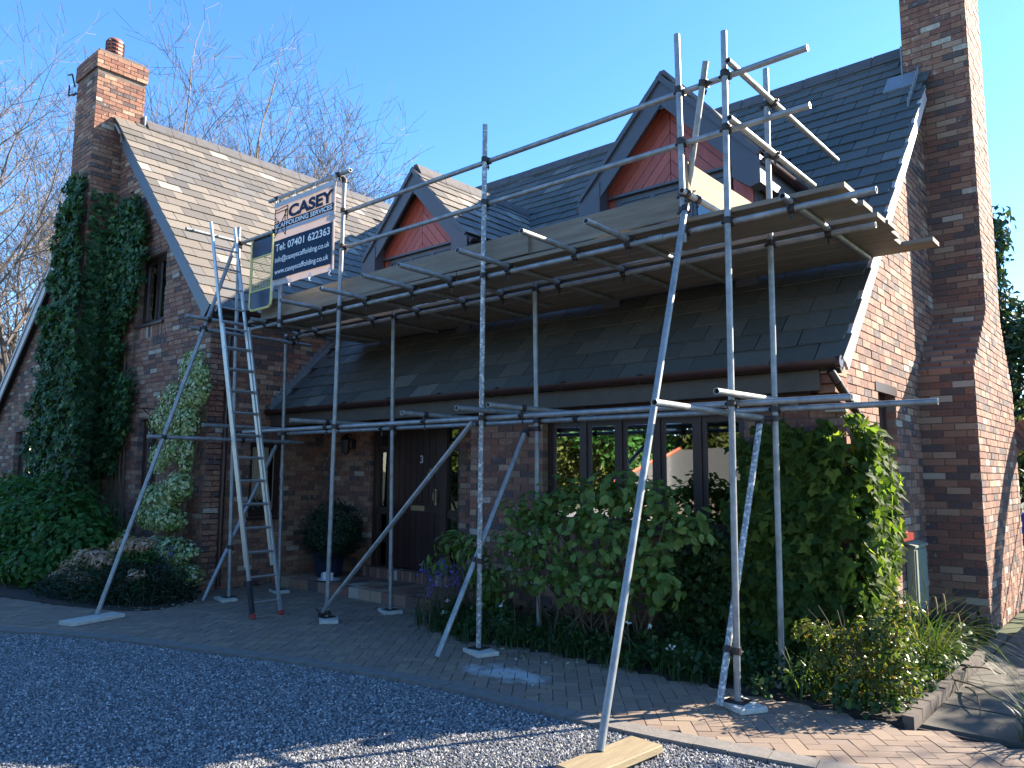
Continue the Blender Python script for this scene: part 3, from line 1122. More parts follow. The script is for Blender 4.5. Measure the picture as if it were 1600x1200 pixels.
# ---- windows
def window(org, u, n, w, h, lights, frame=.055, setb=.085, transom=None, sash=.045, m='brown_wood', sillm='brown_wood', sill=True):
    org, u, n = Vector(org) - Vector(n) * setb, Vector(u), Vector(n)
    flip = u.cross(Vector((0, 0, 1))).dot(n) < 0
    mb = MB()
    Rm = Matrix((u, n, Vector((0, 0, 1)))).transposed().to_4x4()

    def bar(a0, a1, z0, z1, d0, d1):
        c = org + u * ((a0 + a1) / 2) + Vector((0, 0, (z0 + z1) / 2)) + n * ((d0 + d1) / 2)
        mb.mbox(Matrix.Translation(c) @ Rm, a1 - a0, d1 - d0, z1 - z0)
    bar(0, w, 0, frame, -.06, 0)
    bar(0, w, h - frame, h, -.06, 0)
    bar(0, frame, frame, h - frame, -.06, 0)
    bar(w - frame, w, frame, h - frame, -.06, 0)
    iw = (w - frame * 2) / lights
    for i in range(1, lights):
        a = frame + iw * i
        bar(a - frame / 2, a + frame / 2, frame, h - frame, -.055, .004)
    cells = []
    for i in range(lights):
        a0 = frame + iw * i + (frame / 2 if i else 0)
        a1 = frame + iw * (i + 1) - (frame / 2 if i < lights - 1 else 0)
        zz = [(frame, h - frame)]
        if transom:
            zz = [(frame, h * transom), (h * transom + frame * .8, h - frame)]
            bar(a0, a1, h * transom, h * transom + frame * .8, -.05, .002)
        for z0, z1 in zz:
            # sash
            bar(a0, a1, z0, z0 + sash, -.045, -.012)
            bar(a0, a1, z1 - sash, z1, -.045, -.012)
            bar(a0, a0 + sash, z0 + sash, z1 - sash, -.045, -.012)
            bar(a1 - sash, a1, z0 + sash, z1 - sash, -.045, -.012)
            cells.append((a0 + sash, a1 - sash, z0 + sash, z1 - sash))
    fr = mb.build('window', M[m], house)
    for a0, a1, z0, z1 in cells:
        p = MB()
        c = org + u * ((a0 + a1) / 2) + Vector((0, 0, (z0 + z1) / 2)) - n * .03
        tw = random.uniform(-.006, .006)
        p.mbox(Matrix.Translation(c) @ Rm @ Matrix.Rotation(tw, 4, 'Z') @ Matrix.Rotation(random.uniform(-.004, .004), 4, 'X'), a1 - a0 + .012, .006, z1 - z0 + .012)
        p.build('pane', M['glass'], fr)
    if sill:
        s_ = MB()
        c = org + u * (w / 2) - Vector((0, 0, .022)) + n * (setb / 2 + .0)
        s_.mbox(Matrix.Translation(c) @ Rm, w + .06, setb + .10, .04)
        s_.build('sill', M[sillm], fr)
    return fr


window((-6.42 + 1.10, 6.72, 1.05), (1, 0, 0), (0, -1, 0), 2.35, 1.17, 5, transom=None)
window((-12.70, 5.37, 3.96), (1, 0, 0), (0, -1, 0), .95, 1.12, 2)
window((-12.40, 5.37, 1.0), (1, 0, 0), (0, -1, 0), .70, 1.44, 2)
window((-18.12, 5.37, .3), (1, 0, 0), (0, -1, 0), 1.12, 2.13, 3)
window((-10.25, 6.06, .97), (0, 1, 0), (1, 0, 0), .56, 1.12, 1)
window((GX, 7.70, 1.08), (0, 1, 0), (1, 0, 0), .60, 1.36, 1, sillm='sill_red')
b_ = MB()
b_.box((GX - .05, 7.62, .99), (GX + .09, 8.38, 1.06))
b_.build('sill', M['sill_red'], house)
b_ = MB()
b_.box((GX - .02, 7.62, 2.40), (GX + .018, 8.34, 2.49))
b_.build('lintel', M['brown_wood'], house)

# ---- front door
b_ = MB()
Yd = 7.45
for x0, x1 in ((-9.08, -8.98), (-8.76, -8.64), (-7.64, -7.53), (-7.31, -7.22)):
    b_.box((x0, Yd - .05, .232), (x1, Yd + .06, 2.38))
b_.box((-8.979, Yd - .045, 2.28), (-7.311, Yd + .055, 2.378))
b_.box((-8.979, Yd - .045, .232), (-7.311, Yd + .055, .28))
for x0, x1 in ((-8.979, -8.761), (-7.529, -7.311)):
    for z in (.62, 1.02, 1.92):
        b_.box((x0, Yd - .03, z), (x1, Yd + .04, z + .10))
dframe = b_.build('door_frame', M['brown_wood'], house)
for x0, x1 in ((-8.979, -8.761), (-7.529, -7.311)):
    for z0, z1 in ((.28, .62), (.72, 1.02), (1.12, 1.92), (2.02, 2.28)):
        p = MB()
        p.box((x0, Yd, z0), (x1, Yd + .006, z1))
        p.build('pane', M['glass'], dframe)
door = MB()
door.box((-8.638, Yd - .01, .285), (-7.642, Yd + .04, 2.275))
door = door.build('front_door', M['door_wood'], house)
dw = .996 / 8
plm = unit_mesh('door_plank', M['door_wood'])
for i in range(8):
    for z0, z1 in ((.30, 1.06), (1.20, 2.26)):
        place('plank', plm, door, Matrix.Translation((-8.638 + dw * (i + .5), Yd - .022, (z0 + z1) / 2)) @ Matrix.Diagonal((dw - .008, .026, z1 - z0, 1)))
b_ = MB()
b_.box((-8.638, Yd - .03, 1.065), (-7.642, Yd - .011, 1.195))
b_.build('rail', M['door_wood'], door)
b_ = MB()
b_.box((-8.24, Yd - .046, 1.095), (-7.96, Yd - .031, 1.165))
b_.build('letterbox', M['brass'], door)
b_ = MB()
b_.tube((-7.73, Yd - .045, 1.18), (-7.73, Yd - .045, 1.40), .022, None, 8)
b_.path([(-7.73, Yd - .05, 1.22), (-7.73, Yd - .10, 1.25), (-7.73, Yd - .10, 1.35), (-7.73, Yd - .05, 1.38)], .01, n=6)
b_.build('handle', M['brass'], door, smooth=True)
b_ = MB()
pts = [(-7.84 + .05 * math.sin(t), Yd - .05, 1.60 - .05 * math.cos(t)) for t in [2 * PI * i / 12 for i in range(13)]]
b_.path(pts, .009, n=6)
b_.tube((-7.84, Yd - .03, 1.665), (-7.84, Yd - .06, 1.665), .02, None, 8)
b_.build('knocker', M['brass'], door, smooth=True)


def text_obj(name, s, size, m, parent, world, bold=.0, ext=.002, align='LEFT', xs=1.0):
    cu = bpy.data.curves.new(name, 'FONT')
    cu.body = s
    cu.size = size
    cu.offset = bold
    cu.extrude = ext
    cu.align_x = align
    tmp = bpy.data.objects.new('tmp', cu)
    COL.objects.link(tmp)
    dg = bpy.context.evaluated_depsgraph_get()
    me_ = bpy.data.meshes.new_from_object(tmp.evaluated_get(dg))
    bpy.data.objects.remove(tmp)
    me_.name = name
    me_.materials.clear()
    me_.materials.append(m)
    if xs != 1.0:
        me_.transform(Matrix.Diagonal((xs, 1, 1, 1)))
    o = bpy.data.objects.new(name, me_)
    return link(o, parent, world), me_


XZ = Matrix.Rotation(PI / 2, 4, 'X')
text_obj('numeral', '3', .15, M['silver'], door, Matrix.Translation((-8.08, Yd - .037, 1.76)) @ XZ, bold=.003)

# ---- dormers
for di, (cx, fy) in enumerate(DORM):
    d = MB()
    hw = .92
    zb = main_z(fy) - .05
    ez_ = DZ - DSL * hw - .02
    # front frame around window, cheeks
    d.box((cx - hw, fy + .02, zb), (cx - .69, fy + .12, 4.72))
    d.box((cx + .69, fy + .02, zb), (cx + hw, fy + .12, 4.72))
    d.prism([(cx - hw, fy + .02, 4.72), (cx + hw, fy + .02, 4.72), (cx + hw, fy + .02, ez_), (cx, fy + .02, DZ - .12), (cx - hw, fy + .02, ez_)], (0, -.10, 0))
    yb = RY0 + (ez_ - RZ0) / RS
    for sx in (-1, 1):
        q = [(cx + sx * hw, fy + .13, zb), (cx + sx * hw, yb, ez_), (cx + sx * hw, fy + .13, ez_)]
        if sx < 0: q = q[::-1]
        d.prism(q, (sx * .06, 0, 0))
    dorm = d.build('dormer', M['dark_paint'], house)
    # chevron cladding boards
    for sx in (-1, 1):
        tri = [(0.004, 4.735), (hw - .01, 4.735), (hw - .01, ez_ - .03), (0.004, DZ - .17)]
        # boards parallel to roof slope
        l = math.hypot(1, DSL)
        na, nb = DSL / l, 1 / l
        c1 = na * 0 + nb * (DZ - .10)
        k = 0
        while True:
            hi_, lo_ = c1 - k * .105, c1 - (k + 1) * .105 + .007
            pg = clip_poly(tri, na, nb, hi_)
            pg = clip_poly(pg, -na, -nb, -lo_) if len(pg) > 2 else []
            if len(pg) > 2:
                bb = MB()
                q = [(cx + sx * p_[0], fy - .004 + random.uniform(-.002, .002), p_[1]) for p_ in pg]
                if sx < 0: q = q[::-1]
                bb.prism(q, (0, -.02, 0))
                bb.build('cladding_board', M['red_wood'], dorm)
            k += 1
            if lo_ < na * 0 + nb * 4.6: break
    # corner boards by the window, red
    for sx in (-1, 1):
        bb = MB()
        bb.box((cx + sx * .81 - .10, fy - .005, zb + .2), (cx + sx * .81 + .10, fy + .015, 4.725))
        bb.build('cladding_board', M['red_wood'], dorm)
    # window
    bb = MB()
    z0, z1 = zb + .18, 4.72
    for a0, a1, c0, c1 in [(-.70, .70, z1 - .06, z1), (-.70, .70, z0, z0 + .06), (-.70, -.63, z0 + .06, z1 - .06), (.63, .70, z0 + .06, z1 - .06), (-.255, -.195, z0 + .06, z1 - .06), (.195, .255, z0 + .06, z1 - .06)]:
        bb.box((cx + a0, fy - .02, c0), (cx + a1, fy + .05, c1))
    bb.build('window_frame', M['dark_paint'], dorm)
    for a0, a1 in ((-.63, -.255), (-.195, .195), (.255, .63)):
        bb = MB()
        for q0, q1, c0, c1 in [(a0, a1, z1 - .11, z1 - .062), (a0, a1, z0 + .062, z0 + .11), (a0, a0 + .04, z0 + .11, z1 - .11), (a1 - .04, a1, z0 + .11, z1 - .11)]:
            bb.box((cx + q0, fy - .008, c0), (cx + q1, fy + .03, c1))
        bb.build('sash', M['dark_paint'], dorm)
        bb = MB()
        bb.box((cx + a0 + .04, fy + .01, z0 + .11), (cx + a1 - .04, fy + .016, z1 - .11))
        bb.build('pane', M['glass'], dorm)
    bb = MB()
    bb.box((cx - .78, fy - .07, z1 + .002), (cx + .78, fy - .006, z1 + .03))
    bb.build('drip_board', M['dark_paint'], dorm)
    # roof slopes
    of = .17
    for sx in (-1, 1):
        n_ = Vector((sx * DSL, 0, 1)).normalized()
        ux = Vector((-sx, 0, DSL)).normalized()
        ea = 1.07
        zE = DZ - DSL * ea
        yE = RY0 + (zE - RZ0) / RS
        yA = RY0 + (DZ - RZ0) / RS
        q = [(cx, fy - of, DZ), (cx + sx * ea, fy - of, zE), (cx + sx * ea, yE + .1, zE), (cx, yA + .1, DZ)]
        if sx < 0: q = q[::-1]
        rp = MB()
        rp.prism(q, n_ * .09)
        rpart = rp.build('dormer_roof', M['roofdeck'], house)
        ROOFS.append(rpart)
        Lr = ea * math.hypot(1, DSL)
        slates(rpart, (cx + sx * ea, 0, zE), (0, 1 if sx > 0 else -1, 0), ux, n_, Lr,
               (lambda s, yE=yE, yA=yA, Lr=Lr, sx=sx: tuple(sorted((sx * (fy - of - .05), sx * (yE + (yA - yE) * max(0, s) / Lr + .12))))), lambda p: p.z > main_z(p.y) - .06, w=.27, e=.22)
        # bargeboard
        bb = MB()
        oy = .004 if sx > 0 else 0
        plank3(bb, (cx + sx * .0, fy - of - .002 - oy, DZ + .0), (cx + sx * (ea + .01), fy - of - .002 - oy, zE + .0), .22, .03, (0, -1, 0), n_)
        plank3(bb, (cx + sx * .0, fy - of - .036 - oy, DZ + .015), (cx + sx * (ea + .02), fy - of - .036 - oy, zE + .015), .05, .03, (0, -1, 0), n_)
        if sx > 0: bb.prism([(cx - .22, fy - of - .012, DZ - .36), (cx + .22, fy - of - .012, DZ - .36), (cx, fy - of - .012, DZ + .01)], (0, -.02, 0))
        # boxed foot
        fz = zE - .02
        q = [(cx + sx * (ea + .01), fy - of - .042, fz + .0), (cx + sx * (ea + .01), fy - of - .042, fz - .28), (cx + sx * (ea - .10), fy - of - .042, fz - .30), (cx + sx * (ea - .28), fy - of - .042, fz - .16), (cx + sx * (ea - .28), fy - of - .042, fz + .20)]
        if sx > 0: q = q[::-1]
        bb.prism(q, (0, -.18, 0))
        bb.build('bargeboard', M['dark_paint'], dorm)
        bb = MB()
        bb.box((cx + sx * (ea - .06) - .05, fy - of + .19, zE - .27), (cx + sx * (ea - .06) + .05, yE, zE - .06))
        bb.build('fascia', M['dark_paint'], dorm)
        gb = gutter_mb((cx + sx * (ea + .04), fy - of, zE - .06), (cx + sx * (ea + .04), yE - .02, zE - .06), .045)
        gb.build('gutter', M['gutter'], dorm, smooth=True)
    ridge(dorm, (cx, fy - of + .003, DZ + .045), (cx, yA + .03, DZ + .045), .12, DSL)
    bb = MB()
    bb.mbox(Matrix.Translation((cx + .10, yA + .03, DZ - .03)) @ Matrix.Rotation(math.atan(RS), 4, 'X') @ Matrix.Rotation(-.35, 4, 'Z'), .16, .42, .02)
    bb.build('flashing', M['lead'], dorm)

# ---- left chimney
ch = MB()
ch.box((-14.63, 4.88, 4.4), (-13.75, 5.70, 8.94))
ch.box((-14.8, 4.88, 0), (-13.75, 5.36, 3.4))
ch.prism([(-14.8, 4.88, 3.4), (-13.75, 4.88, 3.4), (-13.75, 4.88, 4.4), (-14.63, 4.88, 4.4)], (0, -.48, 0))
chim = ch.build('chimney', M['mortar'], house)
WALLPARTS.append(chim)


def brick_face(part, org, u, n, width, z0, z1, off=0, depth=.1, lo=0.0, skip=None):
    org, u, n = Vector(org), Vector(u), Vector(n)
    k = off
    z = z0
    while z + .065 <= z1 + .001:
        a = lo - (.1125 if k % 2 else 0)
        while a < width:
            p, q = max(a, lo), min(a + .215, width)
            if q - p > .03:
                c = org + u * ((p + q) / 2) + Vector((0, 0, z + .0325))
                if not (skip and skip(c)):
                    BRICKS.append((c, u, n, q - p, .065, part, depth))
            a += .225
        z += .075
        k += 1


for (o_, u_, n_, w_) in (((-14.63, 4.88, 0), (1, 0, 0), (0, -1, 0), .88), ((-13.75, 4.88, 0), (0, 1, 0), (1, 0, 0), .82)):
    brick_face(chim, o_, u_, n_, w_, 5.4 if u_[0] else .0, 8.60, skip=lambda c: c.z < 5.4 and c.y > 5.34)
    oo = Vector(o_) + Vector(n_) * .028 - Vector(u_) * .028
    brick_face(chim, oo, u_, n_, w_ + .056, 8.63, 8.94, depth=.06)
ch = MB()
ch.box((-14.62, 4.89, 8.945), (-13.76, 5.69, 8.99))
ch.build('flaunching', M['mortar'], chim)
ch = MB()
ch.lathe([(.11, 0), (.115, .02), (.125, .03), (.14, .04), (.14, .34), (.125, .365), (.09, .385), (.0, .39)], (-13.98, 5.22, 8.98), 22)
for k in range(4):
    ch.lathe([(.143, .07 + k * .07), (.147, .08 + k * .07), (.147, .105 + k * .07), (.143, .115 + k * .07)], (-13.98, 5.22, 8.98), 22)
pot = ch.build('chimney_pot', M['terracotta'], chim, smooth=True)
ch = MB()
for k in range(4):
    for a in range(9):
        t = 2 * PI * a / 9 + .2
        m_ = Matrix.Translation((-13.98 + .1475 * math.cos(t), 5.22 + .1475 * math.sin(t), 8.98 + .092 + k * .07)) @ Matrix.Rotation(t, 4, 'Z')
        ch.mbox(m_, .012, .075, .03)
ch.build('louvre_slot', M['black'], chim, kind='stuff')
ch = MB()
ch.box((-14.70, 4.92, 8.52), (-14.62, 5.06, 8.68))
ch.box((-14.72, 4.83, 8.40), (-14.60, 4.86, 8.43))
ch.path([(-14.66, 4.84, 8.55), (-14.72, 4.80, 8.80), (-14.85, 4.78, 8.82)], .015, n=6)
ch.path([(-14.66, 4.84, 8.42), (-14.82, 4.80, 8.42), (-14.82, 4.80, 8.62)], .014, n=6)
ch.build('aerial_bracket', M['black'], chim)
ch = MB()
ch.mbox(Matrix.Translation((-13.62, 5.50, 7.58)) @ Matrix.Rotation(math.atan(WS), 4, 'Y'), .34, .58, .02)
ch.box((-13.745, 5.32, 7.40), (-13.735, 5.72, 7.72))
ch.box((-13.76, 5.71, 7.45), (-13.70, 5.73, 8.02))
ch.build('flashing', M['silver'], chim)

# ---- right chimney (breast with tumbled shoulders)
CX0, CX1 = -2.26, -1.55


def prof_lo(z): return 9.26 if z < 2.75 else (9.26 + (z - 2.75) / .75 * .94 if z < 3.5 else 10.20)


def prof_hi(z): return 11.76 if z < 2.65 else (11.76 - (z - 2.65) / .85 * .60 if z < 3.5 else 11.16)


ch = MB()
pr = [(9.26, 0), (11.76, 0), (11.76, 2.65), (11.16, 3.5), (11.16, 9.6), (10.20, 9.6), (10.20, 3.5), (9.26, 2.75)]
ch.prism([(CX1, y, z) for y, z in pr], (CX1 - CX0, 0, 0))
chim2 = ch.build('chimney', M['mortar'], house)
WALLPARTS.append(chim2)
k = 0
z = 0.0
while z < 9.5:
    lo, hi = prof_lo(z + .03), prof_hi(z + .03)
    # +X face
    a = lo - (.1125 if k % 2 else 0)
    while a < hi:
        p, q = max(a, lo), min(a + .215, hi)
        if q - p > .03:
            BRICKS.append((Vector((CX1, (p + q) / 2, z + .0325)), Vector((0, 1, 0)), Vector((1, 0, 0)), q - p, .065, chim2, .1))
        a += .225
    # front face
    x_lo = GX + .005 if z < 3.6 else CX0
    a = x_lo - (.1125 if (k + 1) % 2 else 0)
    while a < CX1:
        p, q = max(a, x_lo), min(a + .215, CX1)
        if q - p > .03:
            dpth = .1 if not 2.7 < z < 3.5 else .22
            BRICKS.append((Vector(((p + q) / 2, lo, z + .0325)), Vector((1, 0, 0)), Vector((0, -1, 0)), q - p, .065, chim2, dpth))
        a += .225
    z += .075
    k += 1
ch = MB()
for i in range(7):
    y = 9.5 + i * .1
    ch.box((-2.085, y, main_z(y) - .02), (-2.07, y + .12, main_z(y) + .16))
ch.mbox(Matrix.Translation((-2.27, 10.05, main_z(10.05) + .05)) @ Matrix.Rotation(math.atan(RS), 4, 'X'), .34, .42, .025)
ch.box((-2.28, 10.18, main_z(10.18)), (-2.262, 10.20, main_z(10.18) + .45))
ch.build('flashing', M['lead'], chim2)

# ---- emit bricks and slates: the 300 largest of each singly, the rest joined per wall


def hidden(c, part):
    if part is bay and (c.x > -3.0 or (-5.4 < c.x and c.z < 1.3)): return True
    if part is gable and (c.y < 7.7 and c.z < 1.9): return True
    if part is wing and (c.z < 1.3 or (-12 < c.x < -10.5 and c.z < 3.2) or (-13.6 < c.x < -12.6 and c.z < 4.5) or c.x < -15.8): return True
    if part is porch and c.z < 1.1 and c.x < -9.2: return True
    return False


areas = [0 if hidden(b[0], b[5]) else px_area(b[0], b[2], b[3] * b[4]) for b in BRICKS]
order = sorted(range(len(BRICKS)), key=lambda i: -areas[i])
NB = 300 - 5
single = set(order[:NB])
mass = {}
for i, (c, u_, n_, w_, h_, part, dep) in enumerate(BRICKS):
    proud = .010 + random.uniform(-.003, .003)
    Rm = Matrix((u_, n_, Vector((0, 0, 1)))).transposed().to_4x4()
    jit = Matrix.Rotation(random.uniform(-.006, .006), 4, 'Z')
    m_ = Matrix.Translation(c + n_ * (proud - dep / 2) + Vector((0, 0, random.uniform(-.0015, .0015)))) @ Rm @ jit
    if Rm.determinant() < 0:
        Rm = Matrix((-u_, n_, Vector((0, 0, 1)))).transposed().to_4x4()
        m_ = Matrix.Translation(c + n_ * (proud - dep / 2) + Vector((0, 0, random.uniform(-.0015, .0015)))) @ Rm @ jit
    if i in single:
        place('brick', brick_mesh, part, m_ @ Matrix.Diagonal((w_, dep, h_, 1)))
    else:
        mass.setdefault(part.name, (part, MB()))[1].mbox(m_, w_, dep, h_)
for part, mb in mass.values():
    mb.build('brick', M['brick'], part, kind='stuff')
sa_ = [px_area(s[0].translation, s[5], s[1] * s[2]) * (1.6 if s[4] is wingroof else 1) for s in SLATES]
order = sorted(range(len(SLATES)), key=lambda i: -sa_[i])
single = set(order[:300])
slate_mesh = unit_mesh('slate', M['slate1'])
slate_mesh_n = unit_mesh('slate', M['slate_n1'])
mass = {}
for i, (m_, w_, l_, t_, part, n_) in enumerate(SLATES):
    if i in single:
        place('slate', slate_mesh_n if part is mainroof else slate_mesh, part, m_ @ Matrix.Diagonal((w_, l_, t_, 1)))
    else:
        mass.setdefault(part.name, (part, MB()))[1].mbox(m_, w_, l_, t_)
for part, mb in mass.values():
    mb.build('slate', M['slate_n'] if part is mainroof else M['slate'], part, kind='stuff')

# ---- small house fittings that are things of their own
mt = thing('meter_box', 'pale green meter box on the gable wall beside the big chimney', 'meter box', (-2.06, 8.55, .3))
b_ = MB(); b_.box((-2.075, 8.36, .30), (-2.0, 8.82, .92)); b_.build('cabinet', M['meter'], mt)
b_ = MB(); b_.box((-1.999, 8.39, .335), (-1.988, 8.79, .885)); b_.build('lid', M['meter'], mt)
b_ = MB(); b_.prism([(-1.98, 8.34, .93), (-1.98, 8.84, .93), (-2.08, 8.84, .96), (-2.08, 8.34, .96)], (0, 0, .02)); b_.build('hood', M['meter'], mt)
lt = thing('wall_lantern', 'black wall lantern on the brick wall left of the front door', 'lantern', (-9.47, 7.33, 2.0))
b_ = MB(); b_.path([(-9.47, 7.335, 2.05), (-9.47, 7.25, 2.20), (-9.47, 7.18, 2.19), (-9.47, 7.17, 2.14)], .012, n=6); b_.box((-9.51, 7.32, 1.98), (-9.43, 7.338, 2.12)); b_.build('bracket', M['black'], lt)
b_ = MB(); b_.lathe([(.0, .15), (.03, .13), (.085, .06), (.085, .05), (.07, .05), (.05, -.12), (.055, -.14), (.0, -.16)], (-9.47, 7.17, 2.05), 6); b_.build('lamp_case', M['black'], lt)
b_ = MB(); b_.lathe([(.062, .04), (.045, -.11)], (-9.47, 7.17, 2.05), 6); b_.build('lamp_glass', M['glass'], lt)
hb = thing('hanging_basket_bracket', 'black scrolled iron bracket on the wing wall above the climber', 'bracket', (-11.5, 5.35, 2.5))
b_ = MB()
b_.path([(-11.55, 5.35, 2.55), (-11.55, 4.95, 2.55)], .009, n=6)
b_.path([(-11.55, 5.35, 2.30), (-11.55, 5.2, 2.42), (-11.55, 5.05, 2.54)], .008, n=6)
b_.path([(-11.55, 4.95 + .04 * math.sin(t), 2.59 - .04 * math.cos(t)) for t in [i * .6 for i in range(9)]], .008, n=6)
b_.build('arm', M['black'], hb)
b_ = MB(); b_.box((-11.57, 5.335, 2.26), (-11.53, 5.358, 2.60)); b_.build('back_plate', M['black'], hb)
pf = thing('picture_frame', 'small white picture frame standing inside the front window', 'picture frame', (-3.78, 6.95, 1.2))
b_ = MB()
for a in ((-3.90, 6.93, 1.36, -3.88, 6.945, 1.58), (-3.74, 6.93, 1.36, -3.72, 6.945, 1.58), (-3.88, 6.93, 1.36, -3.74, 6.945, 1.385), (-3.88, 6.93, 1.555, -3.74, 6.945, 1.58)):
    b_.box(a[:3], a[3:])
b_.build('frame', M['sign_white'], pf)
b_ = MB(); b_.box((-3.88, 6.938, 1.385), (-3.74, 6.943, 1.555)); b_.build('photo', M['photo'], pf)
b_ = MB(); b_.box((-3.84, 6.945, 1.14), (-3.78, 6.99, 1.36)); b_.build('stand', M['sign_white'], pf)

# ---- garden arch and gate beside the chimney
arch = thing('garden_arch', 'brick garden archway joined to the right-hand chimney', 'archway', (-1, 12.1, 0))
AR = MB()
acx, ar0, ar1, asz = -1.0, .76, 1.05, 1.42
ay0, ay1 = 12.0, 12.23
for i in range(40):
    t0, t1 = PI * i / 40, PI * (i + 1) / 40 - .006
    q = [(acx + ar0 * math.cos(t0), ay0, asz + ar0 * math.sin(t0)), (acx + ar1 * math.cos(t0), ay0, asz + ar1 * math.sin(t0)), (acx + ar1 * math.cos(t1), ay0, asz + ar1 * math.sin(t1)), (acx + ar0 * math.cos(t1), ay0, asz + ar0 * math.sin(t1))]
    bb = MB()
    bb.prism(q[::-1], (0, -(ay1 - ay0), 0))
    bb.build('brick', M['brick1'], arch)
bb = MB()
for sx in (-1, 1):
    a0, a1 = sorted((acx + sx * ar0, acx + sx * ar1))
    z = 0
    while z < asz - .05:
        bb.box((a0, ay0, z), (a1, ay1, z + .066))
        z += .075
bb.build('brick_pier', M['brick'], arch)
gw = MB()
gw.box((acx + ar1 + .002, 12.02, 0), (3.6, 12.2, 2.5))
gw.build('side_wall', M['mortar'], arch)
gw = MB()
for k in range(32):
    x = acx + ar1 + .01 - (.1125 if k % 2 else 0)
    while x < 3.55:
        if x > acx + ar1 - .02: gw.box((x, 12.010, .01 + k * .075), (min(x + .215, 3.6), 12.06, .076 + k * .075))
        x += .225
gw.build('brick', M['brick'], arch, kind='stuff')
gt_ = thing('iron_gate', 'black wrought iron garden gate standing in the brick archway', 'gate', (-1.7, 12.1, 0))
bb = MB()
gx0, gx1, gy = -1.74, -.26, 12.1
for i in range(7):
    x = gx0 + (gx1 - gx0) * i / 6
    bb.tube((x, gy, .08), (x, gy, 1.42 + .62 * math.sin(PI * (i + .5) / 7)), .010, None, 6)
bb.build('bar', M['black'], gt_)
bb = MB()
for z in (.12, .62, .82, 1.38): bb.box((gx0, gy - .012, z), (gx1, gy + .012, z + .03))
bb.path([(acx + .73 * math.cos(t), gy, asz + .70 * math.sin(t)) for t in [PI * i / 14 for i in range(15)]], .012, n=6)
bb.build('gate_frame', M['black'], gt_)
bb = MB()
for i in range(4):
    bb.path([(gx0 + .2 + i * .37 + .09 * math.cos(t), gy, .73 + .09 * math.sin(t)) for t in [PI * k / 6 for k in range(13)]], .007, n=5)
bb.build('scroll', M['black'], gt_)
bx = thing('recycling_box', 'bright blue plastic box glimpsed beyond the garden gate', 'box', (-1.8, 14, 0))
bb = MB(); bb.prism([(-1.98, 13.8, 1.02), (-1.3, 13.8, 1.02), (-1.3, 14.3, 1.02), (-1.98, 14.3, 1.02)], (0, 0, .5)); bb.build('tub', M['blue_plastic'], bx)
bb = MB(); bb.box((-2.0, 13.78, 1.02), (-1.28, 14.32, 1.06)); bb.build('lid', M['blue_plastic'], bx)
bb = MB(); bb.box((-1.95, 13.85, 0), (-1.35, 14.25, .5)); bb.build('stand', M['bark'], bx)
# ================================================================== SCAFFOLD
scaf = thing('scaffold', 'galvanised tube and coupler scaffold standing along the front of the house', 'scaffold', (-6, 5.3, 0))
YF, YI = 5.27, 6.05
YLF, YLI = 5.322, 6.102
TUBES = []


def tube(name, a, b, m='steel', label=None, nocl=False):
    mb = MB()
    mb.pipe(a, b)
    o = mb.build(name, M[m], scaf, smooth=True)
    if label: o['label'] = label
    TUBES.append((Vector(a), Vector(b), name, nocl))
    return o


# standards
tube('standard', (-2.44, YF, .045), (-2.40, YF, 5.00))
tube('standard', (-4.915, YF, .045), (-4.897, YF, 5.01), 'steel_old', 'standard splashed with white paint')
tube('standard', (-7.20, YF, .045), (-7.13, YF, 5.03))
tube('standard', (-9.27, YF, .045), (-9.45, YF, 4.93))
tube('standard', (-2.43, YI, .045), (-2.39, YI, 5.02))
tube('standard', (-4.835, YI, .045), (-4.90, YI, 3.62))
tube('standard', (-7.05, YI, .045), (-7.12, YI, 3.58))
tube('standard', (-9.36, YI, .045), (-9.43, YI, 3.60))
tube('puncheon', (-2.775, YF, 3.40), (-2.80, YF, 5.13))
tube('puncheon', (-8.37, YF - .0, 3.42), (-8.40, YF - .0, 5.02))
# upper ledgers and lower ledgers
tube('ledger', (-9.40, YLF, 3.487), (-1.38, YLF, 3.50))
tube('ledger', (-9.55, YLI, 3.505), (-1.60, YLI, 3.505))
tube('ledger', (-9.32, YLF, 2.135), (-1.60, YLF, 2.125))
tube('ledger', (-9.60, YLI, 2.155), (-1.25, YLI, 2.135))
# guard rails
tube('guard_rail', (-7.22, YLF, 4.645), (-1.79, YLF, 4.66))
tube('guard_rail', (-7.20, YLF, 4.22), (-1.79, YLF, 4.225))
tube('guard_rail', (-8.60, 5.20, 5.075), (-6.93, 5.20, 5.06), label='short top rail that carries the banner')
tube('guard_rail', (-2.335, 5.18, 4.70), (-2.335, 7.65, 4.72))
tube('guard_rail', (-2.335, 5.18, 4.25), (-2.335, 6.95, 4.25))
tube('guard_rail', (-9.38, 5.215, 4.66), (-8.42, 5.215, 4.66))
tube('guard_rail', (-9.38, 4.50, 4.705), (-9.38, 5.62, 4.705))
tube('guard_rail', (-2.745, 5.19, 3.79), (-2.745, 6.25, 3.79))
# transoms under the boards
for x, y0, y1 in [(-7.55, 4.75, 7.2), (-6.72, 4.70, 7.1), (-5.95, 4.64, 7.2), (-5.38, 4.62, 6.9), (-4.62, 4.63, 7.05), (-3.85, 4.58, 7.0), (-3.31, 4.71, 7.1), (-1.95, 5.15, 7.15), (-8.75, 5.1, 7.2)]:
    tube('transom', (x, y0, 3.545), (x, y1, 3.545))
tube('transom', (-9.20, 4.47, 3.545), (-9.20, 6.7, 3.545))
tube('transom', (-9.33, 4.60, 3.43), (-9.33, 6.4, 3.43))
